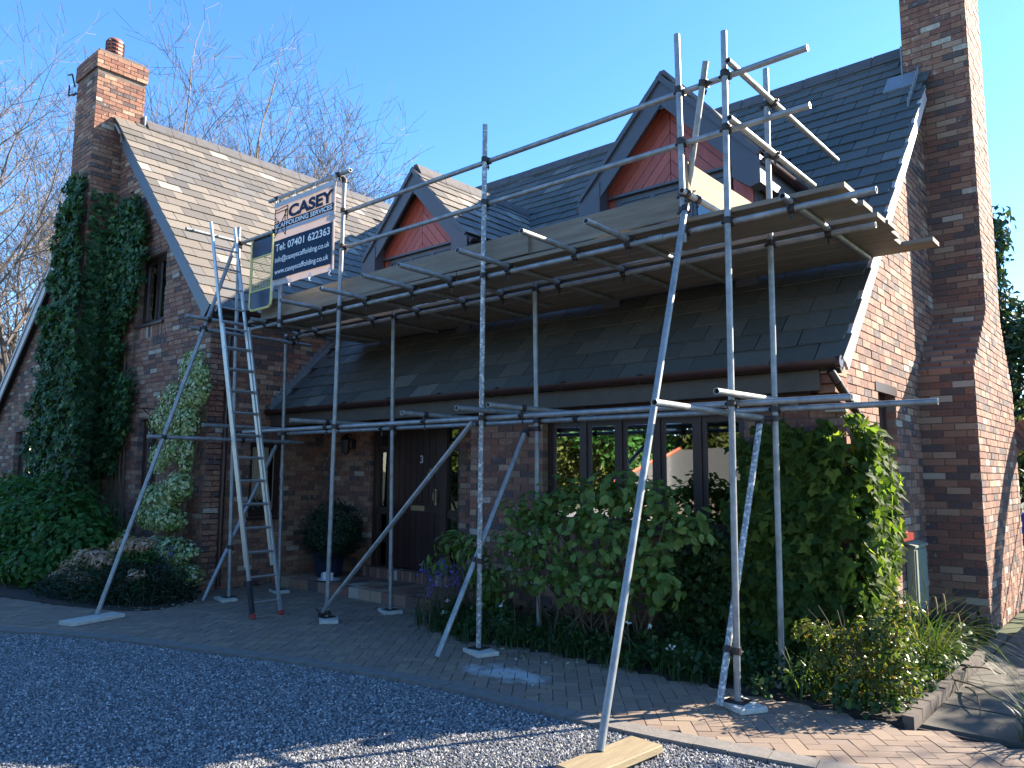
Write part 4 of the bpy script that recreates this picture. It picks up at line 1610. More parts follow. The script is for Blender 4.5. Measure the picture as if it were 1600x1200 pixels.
# lower transoms
tube('transom', (-9.21, 4.10, 2.03), (-9.21, 6.25, 2.03))
tube('transom', (-9.345, 4.84, 2.21), (-9.345, 6.35, 2.21))
tube('transom', (-7.42, 4.86, 2.19), (-7.32, 6.4, 2.20))
tube('transom', (-5.75, 5.02, 2.20), (-5.70, 6.35, 2.20))
tube('transom', (-4.835, 4.86, 2.19), (-4.79, 6.35, 2.20))
tube('transom', (-4.47, 4.88, 2.20), (-4.40, 6.35, 2.20))
tube('transom', (-2.385, 4.95, 2.185), (-2.345, 6.3, 2.20))
tube('transom', (-2.50, 4.30, 2.065), (-2.50, 6.2, 2.065))
# rakers and braces
tube('raker', (-2.595, 3.80, .048), (-2.72, 5.20, 3.66))
tube('raker', (-2.545, 5.25, 4.80), (-2.87, 5.47, 3.70), label='short upper brace')
tube('raker', (-9.15, 3.64, .05), (-9.27, 5.16, 4.72))
tube('raker', (-4.975, 4.81, .03), (-4.965, 6.0, 2.06))
tube('raker', (-2.505, 5.12, .03), (-2.505, 5.98, 2.06), 'steel_old', 'raker splattered with white paint')
tube('raker', (-9.28, 4.93, .03), (-9.45, 6.0, 2.03))
tube('brace', (-7.22, 5.20, .07), (-4.95, 5.20, 2.09))


def seg_closest(p1, q1, p2, q2):
    d1, d2, r = q1 - p1, q2 - p2, p1 - p2
    a, e, f = d1.dot(d1), d2.dot(d2), d2.dot(r)
    c, b = d1.dot(r), d1.dot(d2)
    den = a * e - b * b
    if den < 1e-9: return None
    s = max(0, min(1, (b * f - c * e) / den))
    t = max(0, min(1, (b * s + f) / e))
    s = max(0, min(1, (b * t - c) / a))
    return p1 + d1 * s, p2 + d2 * t


used_c = []
for i in range(len(TUBES)):
    for j in range(i + 1, len(TUBES)):
        A, B = TUBES[i], TUBES[j]
        da, db = (A[1] - A[0]).normalized(), (B[1] - B[0]).normalized()
        if abs(da.dot(db)) > .98: continue
        r_ = seg_closest(A[0], A[1], B[0], B[1])
        if not r_: continue
        pa, pb = r_
        if (pa - pb).length > .115: continue
        mid = (pa + pb) / 2
        if any((mid - q).length < .10 for q in used_c): continue
        used_c.append(mid)
        mb = MB()
        # slide off the very ends
        for p, dd, o in ((pa, da, A), (pb, db, B)):
            if (p - o[0]).length < .03: p = o[0] + dd * .03
            if (p - o[1]).length < .03: p = o[1] - dd * .03
            mb.tube(p - dd * .024, p + dd * .024, .0335, None, 12)
            sd = dd.cross(Vector((.3, .5, .8))).normalized()
            if (o[2] in ('transom', 'ledger', 'guard_rail')):
                sd = Vector((0, 0, -1)) if abs(dd.z) < .5 else sd
            mb.tube(p + sd * .025, p + sd * .085, .0075, None, 6)
            mb.tube(p + sd * .052, p + sd * .066, .014, None, 6)
            fl_ = sd.cross(dd)
            mb.tube(p + fl_ * .03 - dd * .012, p + fl_ * .05 - dd * .012, .011, None, 6)
        q = (pb - pa)
        if q.length > .02: mb.tube(pa, pb, .022, None, 8)
        mb.build('coupler', M['coupler'], scaf)
# sleeve on the ledger
mb = MB()
mb.tube((-3.12, YLF, 3.497), (-2.98, YLF, 3.4975), .030, None, 12)
mb.build('sleeve_coupler', M['steel'], scaf)
# base plates
for x, y in ((-2.44, YF), (-4.915, YF), (-7.20, YF), (-9.27, YF), (-2.43, YI), (-4.835, YI), (-7.05, YI), (-9.36, YI)):
    mb = MB()
    mb.box((x - .075, y - .075, .038), (x + .075, y + .075, .046))
    mb.tube((x, y, .046), (x, y, .10), .017, None, 8)
    mb.build('base_plate', M['coupler'], scaf)
# strip of tape
mb = MB(); mb.tube((-9.395, YI, 1.55), (-9.40, YI, 1.68), .0262, None, 12); mb.build('tape', M['sign_white'], scaf)


def board(name, label, cat, a, b, w, t, m, group=None, upv=(0, 0, 1), wind=.002):
    """timber board from a to b (centre line of its underside)"""
    a, b, upv = Vector(a), Vector(b), Vector(upv)
    d_ = (b - a).normalized()
    s_ = d_.cross(upv).normalized()
    upv = s_.cross(d_)
    n = 6
    vs, fs = [], []
    ph = random.uniform(0, 6)
    for i in range(n + 1):
        p = a + (b - a) * i / n + upv * wind * math.sin(ph + i * 1.3) + s_ * wind * math.cos(ph + i)
        c = .004
        for x_, z_ in ((-w / 2 + c, 0), (w / 2 - c, 0), (w / 2, c), (w / 2, t - c), (w / 2 - c, t), (-w / 2 + c, t), (-w / 2, t - c), (-w / 2, c)):
            vs.append(p + s_ * x_ + upv * z_)
    for i in range(n):
        for j in range(8):
            k = (j + 1) % 8
            fs.append((i * 8 + j, i * 8 + k, i * 8 + 8 + k, i * 8 + 8 + j))
    fs.append(tuple(range(7, -1, -1)))
    fs.append(tuple(range(n * 8, n * 8 + 8)))
    mb = MB()
    mb.add(vs, fs)
    mid = (a + b) / 2
    o = mb.build(name, M[m], None, world=Matrix.Translation(mid))
    return tag(o, label, cat, group)


ORD = ['first', 'second', 'third', 'fourth', 'fifth', 'sixth', 'seventh', 'eighth']
yb0 = [5.42, 5.652, 5.884, 6.225, 6.457, 6.689, 6.921, 7.153]
for k, y in enumerate(yb0):
    zb_ = 3.570
    s1 = -5.3 + random.uniform(-.05, .05)
    e1 = -1.60 + random.uniform(-.05, .04) + (.18 if k == 7 else 0)
    board('scaffold_board', 'grey scaffold board, %s from the open front edge of the platform, at its left end' % ORD[k], 'scaffold board', (-9.22 + random.uniform(-.05, .05), y, zb_), (s1 - .01, y, zb_), .225, .038, 'plank', 'scaffold boards laid on the platform')
    board('scaffold_board', 'grey scaffold board, %s from the open front edge of the platform, at its right end' % ORD[k], 'scaffold board', (s1, y, zb_), (e1, y, zb_), .225, .038, 'plank', 'scaffold boards laid on the platform')
# toe boards
board('toe_board', 'long weathered toe board on edge behind the banner, left half of the platform front', 'toe board', (-8.95, 5.372, 3.612), (-4.42, 5.372, 3.645), .038, .225, 'plank_y' if 0 else 'plank', 'toe boards standing on edge along the platform')
board('toe_board', 'stained toe board on edge below the right-hand dormer, overlapped by its neighbour', 'toe board', (-5.35, 5.415, 3.65), (-2.86, 5.415, 3.655), .038, .225, 'plank', 'toe boards standing on edge along the platform')
board('toe_board', 'sunlit pale toe board across the right-hand end of the scaffold platform', 'toe board', (-2.805, 5.30, 3.835), (-2.805, 6.78, 3.835), .038, .265, 'plank_y', 'toe boards standing on edge along the platform')
# sole boards
def pad(label, x, y, w, l, rot, m='plank_white', t=.036, group='sole boards under the scaffold feet'):
    mb = MB()
    m_ = Matrix.Translation((x, y, .002 + t / 2)) @ Matrix.Rotation(math.radians(rot), 4, 'Z')
    bm_ = bmesh.new()
    bmesh.ops.create_cube(bm_, size=1, matrix=Matrix.Diagonal((w, l, t, 1)))
    bmesh.ops.bevel(bm_, geom=bm_.edges[:], offset=.005, segments=1, affect='EDGES')
    me_ = bpy.data.meshes.new('sole_board')
    bm_.to_mesh(me_)
    bm_.free()
    me_.materials.append(M[m])
    return tag(link(bpy.data.objects.new('sole_board', me_), None, m_), label, 'sole board', group)


pad('long pale sole board under the left outrigger raker, near the gravel', -9.03, 3.55, .23, .62, 14, t=.045)
pad('large tan timber sole board on the gravel under the long front raker', -2.52, 3.80, .225, .68, -5, 'plank_y', t=.045)
pad('chalky white sole board under the nearest front standard beside the rose bed', -2.41, 5.26, .22, .30, 60)
pad('broken white sole board under the front standard left of the broad leafed shrub', -4.86, 5.24, .22, .30, 70)
pad('whitish sole board under the foot of the long diagonal brace', -7.12, 5.24, .20, .30, 55)
pad('pale yellow sole board beside the left brick corner of the wing', -9.25, 5.22, .20, .34, 78)
pad('mossy sole board hidden in plants at the foot of the right inner standard', -2.43, YI, .22, .28, 50)
pad('grey sole board under the inner standard behind the broad leafed shrub', -4.86, YI, .22, .42, 85)
pad('square white sole board on the paving in front of the front door', -7.05, YI, .22, .30, 65)
pad('small pale sole board behind the ladder foot', -9.34, YI, .20, .30, 75)

# ladder -----------------------------------------------------------------
lad = thing('ladder', 'aluminium double extension ladder leaning on the left end of the scaffold', 'ladder', (-7.88, 4.95, 0))
fa = Vector((-7.876, 4.952, .015))
ta = Vector((-9.20, 4.925, 4.84))
ld = (ta - fa).normalized()
ls = Vector((0, 1, 0)) - ld * ld.y
ls.normalize()
ln_ = ls.cross(ld)
if ln_.x > 0: ln_ = -ln_
for sec, (s0, s1, hw, off) in enumerate(((.0, 3.55, .176, 0), (.56, 5.0, .166, .045))):
    RmL = Matrix((ls, ln_, ld)).transposed().to_4x4()
    for sg in (-1, 1):
        mb = MB()
        a = fa + ld * s0 + ls * sg * hw + ln_ * off
        b = fa + ld * s1 + ls * sg * hw + ln_ * off
        c = (a + b) / 2
        mb.mbox(Matrix.Translation(c) @ RmL, .020, .050, (b - a).length)
        mb.build('stile', M['alu'], lad)
    k = int((s1 - s0) / .28)
    for i in range(k):
        s_ = s0 + .16 + i * .28
        mb = MB()
        p = fa + ld * s_ + ln_ * off
        mb.tube(p - ls * (hw + .012), p + ls * (hw + .010), .0125, None, 10)
        mb.build('rung', M['alu'], lad, smooth=True)
for sg in (-1, 1):
    mb = MB()
    p = fa + ls * sg * .178
    mb.mbox(Matrix.Translation(p + ld * .01) @ RmL, .045, .08, .05)
    mb.build('rubber_foot', M['sill_red'], lad)
mb = MB()
mb.mbox(Matrix.Translation(fa - ls * .178 + ld * .22 - ln_ * .001) @ RmL, .034, .068, .36)
mb.build('black_sleeve', M['black_rubber'], lad)

# yellow ladder gate ------------------------------------------------------
gate = thing('safety_gate', 'yellow framed safety gate with dark blue panels and wire mesh beside the banner', 'gate', (-8.78, 5.22, 3.68))
gx0, gx1, gz0, gz1, gy = -9.03, -8.53, 3.70, 4.66, 5.235


def rrect(x0, x1, z0, z1, r, n=5):
    out = []
    for cx_, cz, t0 in ((x1 - r, z0 + r, -PI / 2), (x1 - r, z1 - r, 0), (x0 + r, z1 - r, PI / 2), (x0 + r, z0 + r, PI)):
        for i in range(n + 1):
            t = t0 + PI / 2 * i / n
            out.append((cx_ + r * math.cos(t), gy, cz + r * math.sin(t)))
    return out


mb = MB()
P_ = rrect(gx0, gx1, gz0, gz1, .07)
mb.path(P_ + [P_[0]], .017, n=8)
for z in (gz0 + .25, gz1 - .27): mb.tube((gx0, gy, z), (gx1, gy, z), .012, None, 8)
mb.build('frame', M['yellow'], gate, smooth=True)
for z0, z1 in ((gz0 + .016, gz0 + .24), (gz1 - .26, gz1 - .016)):
    mb = MB()
    mb.box((gx0 + .015, gy - .004, z0), (gx1 - .015, gy + .004, z1))
    mb.build('panel', M['blue_panel'], gate)
mb = MB()
for i in range(1, 14):
    x = gx0 + (gx1 - gx0) * i / 14
    mb.tube((x, gy, gz0 + .25), (x, gy, gz1 - .27), .0022, None, 4)
for i in range(1, 12):
    z = gz0 + .25 + (gz1 - gz0 - .52) * i / 12
    mb.tube((gx0, gy + .004, z), (gx1, gy + .004, z), .0022, None, 4)
mb.build('wire_mesh', M['yellow'], gate, kind='stuff')

# banner sign -------------------------------------------------------------
SX0, SX1, SZ0, SZ1, SYY = -8.41, -7.14, 3.925, 4.99, 5.165
SW, SH = SX1 - SX0, SZ1 - SZ0
ban = thing('banner', 'white and navy scaffolding company banner hung on the scaffold', 'banner', (-7.78, SYY, 3.92))
mb = MB()
nx, nz_ = 18, 16
vs, fs = [], []


def bdy(u, v): return .006 * math.sin(u * 9 + v * 3) + .005 * math.sin(u * 23) * (1 - v)


for j in range(nz_ + 1):
    for i in range(nx + 1):
        u, v = i / nx, j / nz_
        vs.append((SX0 + SW * u, SYY + bdy(u, v), SZ0 + SH * v - .012 * math.sin(PI * u) * (1 - v)))
for j in range(nz_):
    for i in range(nx):
        a = j * (nx + 1) + i
        fs.append((a, a + 1, a + nx + 2, a + nx + 1))
k = len(vs)
vs += [(x, y + .003, z) for x, y, z in vs]
fs += [tuple(k + q for q in reversed(f)) for f in fs]
mb.add(vs, fs)
mb.build('sheet', M['sign_white'], ban, smooth=True)


def sx(u): return SX0 + SW * u


def sz(v): return SZ1 - SH * v      # v measured from the top


def band(name, u0, u1, v0, v1, m, lift=.012):
    mb = MB()
    n = 14
    vs, fs = [], []
    for i in range(n + 1):
        u = u0 + (u1 - u0) * i / n
        for v in (v0, v1):
            vs.append((sx(u), SYY - lift + bdy(u, 1 - v) * .4, sz(v)))
    for i in range(n): fs.append((2 * i, 2 * i + 1, 2 * i + 3, 2 * i + 2))
    mb.add(vs, fs)
    return mb.build(name, m, ban)


M['sign_grey'] = mat('banner_hem_grey', (.44, .43, .44), None, rough=.5, nscale=8, namt=.3)
band('hem', .005, .995, .005, .065, M['sign_grey'], .013)
band('printed_band', .02, .985, .255, .340, M['sign_blue'])
band('printed_panel', .02, .965, .47, .935, M['sign_blue'])
band('printed_band', .02, .985, .345, .385, mat('banner_fold_blue', (.30, .36, .44), None, rough=.5), .0115)


def sign_text(s, u0, u1, vb, vh, m, bold):
    """text whose capital height runs vb-vh..vb and width u0..u1"""
    o, me_ = text_obj('lettering', s, 1.0, m, ban, Matrix.Identity(4), bold=bold, ext=.0)
    co = np.empty(len(me_.vertices) * 3, dtype=np.float32)
    me_.vertices.foreach_get('co', co)
    co = co.reshape(-1, 3)
    xs0, xs1 = co[:, 0].min(), co[:, 0].max()
    cap = .73
    out = np.empty_like(co)
    out[:, 0] = sx(u0) + (co[:, 0] - xs0) / (xs1 - xs0) * SW * (u1 - u0)
    uu = (out[:, 0] - SX0) / SW
    out[:, 2] = sz(vb) + co[:, 1] / cap * SH * vh
    vv = (out[:, 2] - SZ0) / SH
    out[:, 1] = SYY - .017 + .4 * (.006 * np.sin(uu * 9 + vv * 3) + .005 * np.sin(uu * 23) * (1 - vv))
    me_.vertices.foreach_set('co', out.ravel())
    me_.update()
    return o


sign_text('CASEY', .265, .985, .235, .135, M['sign_blue'], .05)
sign_text('SCAFFOLDING SERVICES', .035, .97, .325, .055, M['sign_text'], .022)
sign_text('Tel: 07401 622363', .055, .945, .600, .085, M['sign_text'], .018)
sign_text('info@caseyscaffolding.co.uk', .055, .945, .735, .062, M['sign_text'], .012)
sign_text('www.caseyscaffolding.co.uk', .055, .93, .875, .062, M['sign_text'], .012)
# logo: line drawing of a scaffold
mb = MB()


def ll(a, b, w=.006):
    A, B = Vector((sx(a[0]), SYY - .016, sz(a[1]))), Vector((sx(b[0]), SYY - .016, sz(b[1])))
    mb.tube(A, B, w, None, 4)


for a, b in (((.03, .08), (.03, .40)), ((.245, .08), (.245, .25)), ((.03, .10), (.245, .085)), ((.03, .135), (.245, .125)), ((.03, .18), (.22, .43)), ((.03, .43), (.235, .13)), ((.205, .13), (.205, .25)), ((.205, .20), (.245, .20)), ((.22, .28), (.22, .43)), ((.03, .24), (.10, .24))):
    ll(a, b)
mb.build('logo', M['sign_blue'], ban)
for u in (.04, .33, .66, .96):
    for v, zz in ((.03, 5.07), (.975, 3.86)):
        mb = MB()
        c = Vector((sx(u), SYY - .012, sz(v)))
        if v < .5:
            mb.path([c, c + Vector((.0, -.01, .03)), Vector((c.x + .005, 5.185, zz)), c + Vector((.01, .01, .02)), c], .004, n=5)
        else:
            mb.path([c, c + Vector((.02, -.01, -.04)), c + Vector((-.01, -.01, -.09)), c + Vector((-.03, -.005, -.02)), c], .005, n=5)
            mb.path([c + Vector((-.01, -.01, -.09)), c + Vector((.03, -.012, -.10))], .004, n=5)
        mb.build('cable_tie', M['cable_tie'], ban)
# mugs and tray on the step -------------------------------------------------
tr = thing('tray', 'small pale saucer tray on the brick step holding two mugs', 'tray', (-9.0, 6.62, .14))
mb = MB(); mb.lathe([(0, 0), (.13, 0), (.16, .012), (.155, .016), (.12, .006), (0, .006)], (-9.02, 6.62, .138), 20); mb.build('tray', M['china'], tr, smooth=True)
for lab, x in (('white mug with its handle to the left, beside the blue pot', -9.08), ('white mug without visible handle, half behind the scaffold standard', -8.96)):
    mg = thing('mug', lab, 'mug', (x, 6.6, .145), 'mugs on the step')
    mb = MB(); mb.lathe([(0, 0), (.036, 0), (.041, .01), (.042, .095), (.039, .095), (.038, .012), (0, .01)], (x, 6.6, .146), 18); mb.build('cup', M['china'], mg, smooth=True)
    mb = MB(); mb.path([(x - .04, 6.59, .225), (x - .065, 6.585, .215), (x - .07, 6.585, .19), (x - .06, 6.585, .165), (x - .04, 6.59, .16)], .006, n=6); mb.build('handle', M['china'], mg, smooth=True)
# ================================================================== PLANTS
TPL = {
    'rhomb': (np.array([(0, 0, 0), (.45, -.5, .10), (1, 0, -.05), (.45, .5, .10)]), [(0, 1, 2), (0, 2, 3)]),
    'ovate': (np.array([(0, 0, 0), (.22, -.36, .07), (.55, -.46, .08), (.82, -.26, .02), (1.02, 0, -.08), (.82, .26, .02), (.55, .46, .08), (.22, .36, .07), (.5, 0, 0)]),
              [(0, 1, 8), (1, 2, 8), (2, 3, 8), (3, 4, 8), (4, 5, 8), (5, 6, 8), (6, 7, 8), (7, 0, 8)]),
    'ivy': (np.array([(0, 0, 0), (-.08, -.42, .04), (.30, -.62, .05), (.45, -.28, .03), (1.0, 0, -.06), (.45, .28, .03), (.30, .62, .05), (-.08, .42, .04)]),
            [(0, 1, 2, 3), (0, 3, 4), (0, 4, 5), (0, 5, 6, 7)]),
}


def unitv(a): return a / np.maximum(1e-9, np.linalg.norm(a, axis=1, keepdims=True))


def leaf_frames(N_, droop, rot=1.0):
    n = len(N_)
    N_ = unitv(N_)
    T = rng.normal(size=(n, 3)) * rot
    T[:, 2] -= droop
    T -= (T * N_).sum(1, keepdims=True) * N_
    T = unitv(T)
    return T, np.cross(N_, T), N_


def np_mesh(name, V, F_groups, R_, m, parent, kind=None):
    """F_groups: list of (k-gon face index arrays)"""
    me_ = bpy.data.meshes.new(name)
    nv = len(V)
    loops = np.concatenate([f.ravel() for f in F_groups])
    sizes = np.concatenate([np.full(len(f), f.shape[1]) for f in F_groups])
    starts = np.concatenate([[0], np.cumsum(sizes)[:-1]])
    me_.vertices.add(nv)
    me_.vertices.foreach_set('co', V.astype(np.float32).ravel())
    me_.loops.add(len(loops))
    me_.loops.foreach_set('vertex_index', loops.astype(np.int32))
    me_.polygons.add(len(sizes))
    me_.polygons.foreach_set('loop_start', starts.astype(np.int32))
    me_.polygons.foreach_set('loop_total', sizes.astype(np.int32))
    a = me_.attributes.new('rnd', 'FLOAT', 'FACE')
    a.data.foreach_set('value', R_.astype(np.float32))
    me_.update(calc_edges=True)
    me_.validate()
    me_.materials.append(m)
    o = bpy.data.objects.new(name, me_)
    link(o, parent, Matrix.Identity(4))
    if kind: o['kind'] = kind
    return o


def leaves(name, P, N_, size, m, parent, tpl='rhomb', aspect=.6, droop=.4, jit=.5, var=.35, kind='stuff', rnd=None, rot=1.0):
    P = np.asarray(P, float)
    N_ = np.asarray(N_, float) + rng.normal(size=P.shape) * jit
    T, B, N_ = leaf_frames(N_, droop, rot)
    n = len(P)
    s = size * (1 + (rng.random(n) - .5) * 2 * var)
    tv, tf = TPL[tpl]
    V = P[:, None, :] + s[:, None, None] * (T[:, None, :] * tv[None, :, 0:1] + B[:, None, :] * tv[None, :, 1:2] * aspect + N_[:, None, :] * tv[None, :, 2:3])
    k = len(tv)
    r = rng.random(n) if rnd is None else rnd
    groups, rr = [], []
    base = np.arange(n)[:, None] * k
    for ln in sorted(set(len(f) for f in tf)):
        for f in tf:
            if len(f) == ln:
                groups.append(base + np.array(f)[None, :])
                rr.append(r)
    # same-size faces concatenated in order
    return np_mesh(name, V.reshape(-1, 3), groups, np.concatenate(rr), m, parent, kind)


def leaf_singles(name, P, N_, size, m, parent, tpl='ovate', aspect=.75, droop=.4, jit=.5, var=.3):
    tv, tf = TPL[tpl]
    me_ = bpy.data.meshes.new(name)
    me_.from_pydata([(a, b * aspect, c) for a, b, c in tv.tolist()], [], tf)
    me_.materials.append(m)
    N_ = np.asarray(N_, float) + rng.normal(size=np.asarray(P).shape) * jit
    T, B, N_ = leaf_frames(N_, droop)
    for i in range(len(P)):
        s = size * (1 + (rng.random() - .5) * 2 * var)
        m_ = Matrix(((T[i][0], B[i][0], N_[i][0], 0), (T[i][1], B[i][1], N_[i][1], 0), (T[i][2], B[i][2], N_[i][2], 0), (0, 0, 0, 1)))
        place(name, me_, parent, Matrix.Translation(P[i]) @ m_ @ Matrix.Diagonal((s, s, s, 1)))


def blobs(specs, n, shell=.75):
    """specs: (cx,cy,cz,rx,ry,rz); points near the surface with outward normals"""
    w = np.array([s[3] * s[5] + s[4] * s[5] + s[3] * s[4] for s in specs])
    idx = rng.choice(len(specs), n, p=w / w.sum())
    S_ = np.array(specs)[idx]
    d = unitv(rng.normal(size=(n, 3)))
    rad = 1 - np.abs(rng.normal(size=(n, 1))) * (1 - shell)
    wob = 1 + .13 * np.sin(d[:, 0:1] * 7 + S_[:, 0:1] * 5) * np.cos(d[:, 2:3] * 6 + S_[:, 2:3] * 3)
    P = S_[:, :3] + d * S_[:, 3:] * rad * wob
    return P, d / S_[:, 3:]


def vnoise(x, y, f, seed=0):
    return (np.sin(x * f * 1.7 + seed) * np.cos(y * f * 2.1 + seed * 2) + .6 * np.sin(x * f * 3.9 + y * f * 2.7 + seed * 3) + .4 * np.cos(y * f * 6.1 - x * f * 5.3 + seed)) / 2


def inpoly(P, poly):
    x, y = P[:, 0], P[:, 1]
    c = np.zeros(len(P), bool)
    n = len(poly)
    j = n - 1
    for i in range(n):
        xi, yi = poly[i]
        xj, yj = poly[j]
        h = ((yi > y) != (yj > y)) & (x < (xj - xi) * (y - yi) / ((yj - yi) if yj != yi else 1e-9) + xi)
        c ^= h
        j = i
    return c


def patch(poly, n, jitter=.05):
    """random points in 2D polygon with a ragged edge"""
    p = np.array(poly)
    lo, hi = p.min(0) - .15, p.max(0) + .15
    out = []
    tot = 0
    while tot < n:
        q = lo + rng.random((n * 3, 2)) * (hi - lo)
        e = q + np.stack([vnoise(q[:, 0], q[:, 1], 6, 1), vnoise(q[:, 0], q[:, 1], 6, 4)], 1) * .13
        q = q[inpoly(e, poly)]
        out.append(q)
        tot += len(q)
    return np.concatenate(out)[:n]


def stems(name, segs, m, parent, r0=.012, r1=.005, kind='stuff'):
    mb = MB()
    for pts in segs:
        mb.path(pts, r0, r1, n=5)
    return mb.build(name, m, parent, smooth=True, kind=kind)


def arc_stem(base, top, bow, n=5):
    base, top = Vector(base), Vector(top)
    out = []
    for i in range(n + 1):
        t = i / n
        p = base.lerp(top, t) + Vector(bow) * math.sin(PI * t) + Vector((random.gauss(0, .01), random.gauss(0, .01), 0))
        out.append(p)
    return out


def blades(name, bases, length, m, parent, width=.008, lean=.7, n_seg=5, var=.4, up=1.0, kind='stuff'):
    bases = np.asarray(bases, float)
    n = len(bases)
    az = rng.random(n) * 2 * PI
    D = np.stack([np.cos(az), np.sin(az), np.zeros(n)], 1)
    Sd = np.stack([-np.sin(az), np.cos(az), np.zeros(n)], 1)
    L_ = length * (1 + (rng.random(n) - .5) * 2 * var)
    le = lean * (.4 + rng.random(n) * .9)
    V = []
    for k in range(n_seg + 1):
        t = k / n_seg
        w = width * (1 - t ** 1.6) + .0008
        ang = le * t * 1.6
        p = bases + D * (L_ * t * np.sin(ang * .75))[:, None] + np.array([0, 0, 1.0]) * (L_ * t * np.cos(ang * .75) * up)[:, None]
        V.append(p - Sd * w / 2)
        V.append(p + Sd * w / 2)
    V = np.stack(V, 1)
    base = np.arange(n)[:, None] * (2 * (n_seg + 1))
    r = rng.random(n)
    groups = [base + np.array([2 * k, 2 * k + 1, 2 * k + 3, 2 * k + 2])[None, :] for k in range(n_seg)]
    return np_mesh(name, V.reshape(-1, 3), groups, np.concatenate([r] * n_seg), m, parent, kind)


# ---- ivy on the left chimney
ivy = thing('ivy', 'dark ivy covering the left chimney breast and the wing wall', 'ivy', (-13.8, 4.8, 0))
polyA = [(-14.40, 7.0), (-14.58, 6.1), (-14.66, 5.1), (-14.62, 4.27), (-14.58, 3.35), (-14.80, 2.58), (-14.80, .3), (-13.0, .3), (-12.95, 1.54), (-12.60, 2.07), (-12.9, 2.56), (-12.95, 3.3), (-13.2, 4.06), (-13.5, 4.81), (-13.66, 5.51), (-13.66, 6.4), (-13.9, 6.75), (-14.2, 6.55)]
q = patch(polyA, 15000)
dep = .04 + .16 * np.abs(vnoise(q[:, 0], q[:, 1], 2.2, 3)) + .10 * rng.random(len(q))
edge = np.clip((q[:, 1] - 5.9) / 1.2, 0, 1)
dep = dep * (1 - .75 * edge) + .14 * (q[:, 1] < 4.4)
nrm_ = np.stack([.5 * vnoise(q[:, 0] + .1, q[:, 1], 3), -np.ones(len(q)), .35 + .4 * vnoise(q[:, 0], q[:, 1] + .2, 3)], 1)
leaves('foliage', np.stack([q[:, 0], 4.86 - dep, q[:, 1]], 1), nrm_, .075, M['ivy'], ivy, 'ivy', .9, .9, .45)
polyB = [(-13.6, 5.9), (-13.2, 6.2), (-12.55, 6.1), (-12.25, 5.4), (-12.25, 4.8), (-12.9, 4.0), (-12.98, 3.3), (-12.75, 2.9), (-12.5, 3.35), (-12.4, 2.7), (-12.62, 2.1), (-13.0, 1.6), (-13.8, 1.6), (-13.6, 3.4), (-13.7, 4.4)]
q = patch(polyB, 6500)
leaves('foliage', np.stack([q[:, 0], 5.33 - .03 - .16 * rng.random(len(q)), q[:, 1]], 1), np.stack([np.zeros(len(q)), -np.ones(len(q)), .4 * np.ones(len(q))], 1), .075, M['ivy'], ivy, 'ivy', .9, .9, .4)
# chimney side
q = np.stack([4.9 + rng.random(5200) * .5, 1.0 + rng.random(5200) * 5.4], 1)
q = q[(q[:, 1] < 5.7 + .8 * vnoise(q[:, 0], q[:, 1], 4)) | (rng.random(len(q)) < .25)]
leaves('foliage', np.stack([-13.75 + .02 + .1 * rng.random(len(q)), q[:, 0], q[:, 1]], 1), np.stack([np.ones(len(q)), -.2 * np.ones(len(q)), .4 * np.ones(len(q))], 1), .075, M['ivy'], ivy, 'ivy', .9, .9, .4)
# climbing tendrils by the chimney's right
stems('stem', [arc_stem((-13.0 + random.uniform(-.6, .6), 5.3, .1), (-13.1 + random.uniform(-.5, .7), 5.33, random.uniform(2.5, 4.5)), (random.uniform(-.1, .1), 0, 0)) for _ in range(12)], M['stem'], ivy)
sprig = thing('chimney_weed', 'small leafless weed sprouting from the left chimney top', 'weed', (-14.5, 5.0, 8.95))
stems('stem', [arc_stem((-14.5, 5.0, 8.93), (-14.5 + random.uniform(-.35, .2), 5.0 + random.uniform(-.1, .2), 9.2 + random.uniform(0, .3)), (random.uniform(-.08, .08), 0, 0)) for _ in range(9)], M['stem'], sprig, .006, .003)

# ---- variegated climber at the wing corner
eu = thing('climbing_shrub', 'variegated pale green climber on the corner of the brick wing', 'shrub', (-10.6, 5.2, 0))
lob = [(-10.30, 5.15, 3.05, .30, .14, .30), (-10.15, 5.12, 2.72, .33, .16, .24), (-10.7, 5.12, 2.62, .42, .17, .28), (-10.95, 5.1, 2.35, .38, .17, .24), (-10.35, 5.12, 2.32, .30, .14, .28),
       (-11.1, 5.12, 1.80, .22, .12, .25), (-10.7, 5.12, 1.98, .20, .1, .25), (-10.35, 5.15, 1.90, .14, .1, .35), (-10.9, 5.06, 1.26, .48, .22, .22), (-10.35, 5.05, 1.42, .32, .2, .22), (-11.2, 5.08, 1.00, .30, .2, .22), (-10.6, 5.02, .98, .42, .24, .20),
       (-10.35, 4.98, .56, .62, .28, .20), (-10.75, 4.98, .30, .55, .28, .18), (-11.75, 4.98, .62, .20, .14, .17), (-10.0, 5.0, .28, .35, .24, .17), (-9.95, 5.1, 2.9, .16, .1, .16)]
P, N_ = blobs(lob, 9000, .78)
k_ = P[:, 1] < 5.33
leaves('foliage', P[k_], N_[k_] + np.array([0, -1.2, 1.0]), .052, M['euon'], eu, 'rhomb', .75, .2, .5)
stems('stem', [arc_stem((-10.5 + random.uniform(-.25, .25), 5.15, .02), (-10.5 + random.uniform(-.5, .4), 5.28, random.uniform(1.8, 3.2)), (random.uniform(-.15, .15), -.03, 0)) for _ in range(12)], M['stem'], eu, .014, .006)

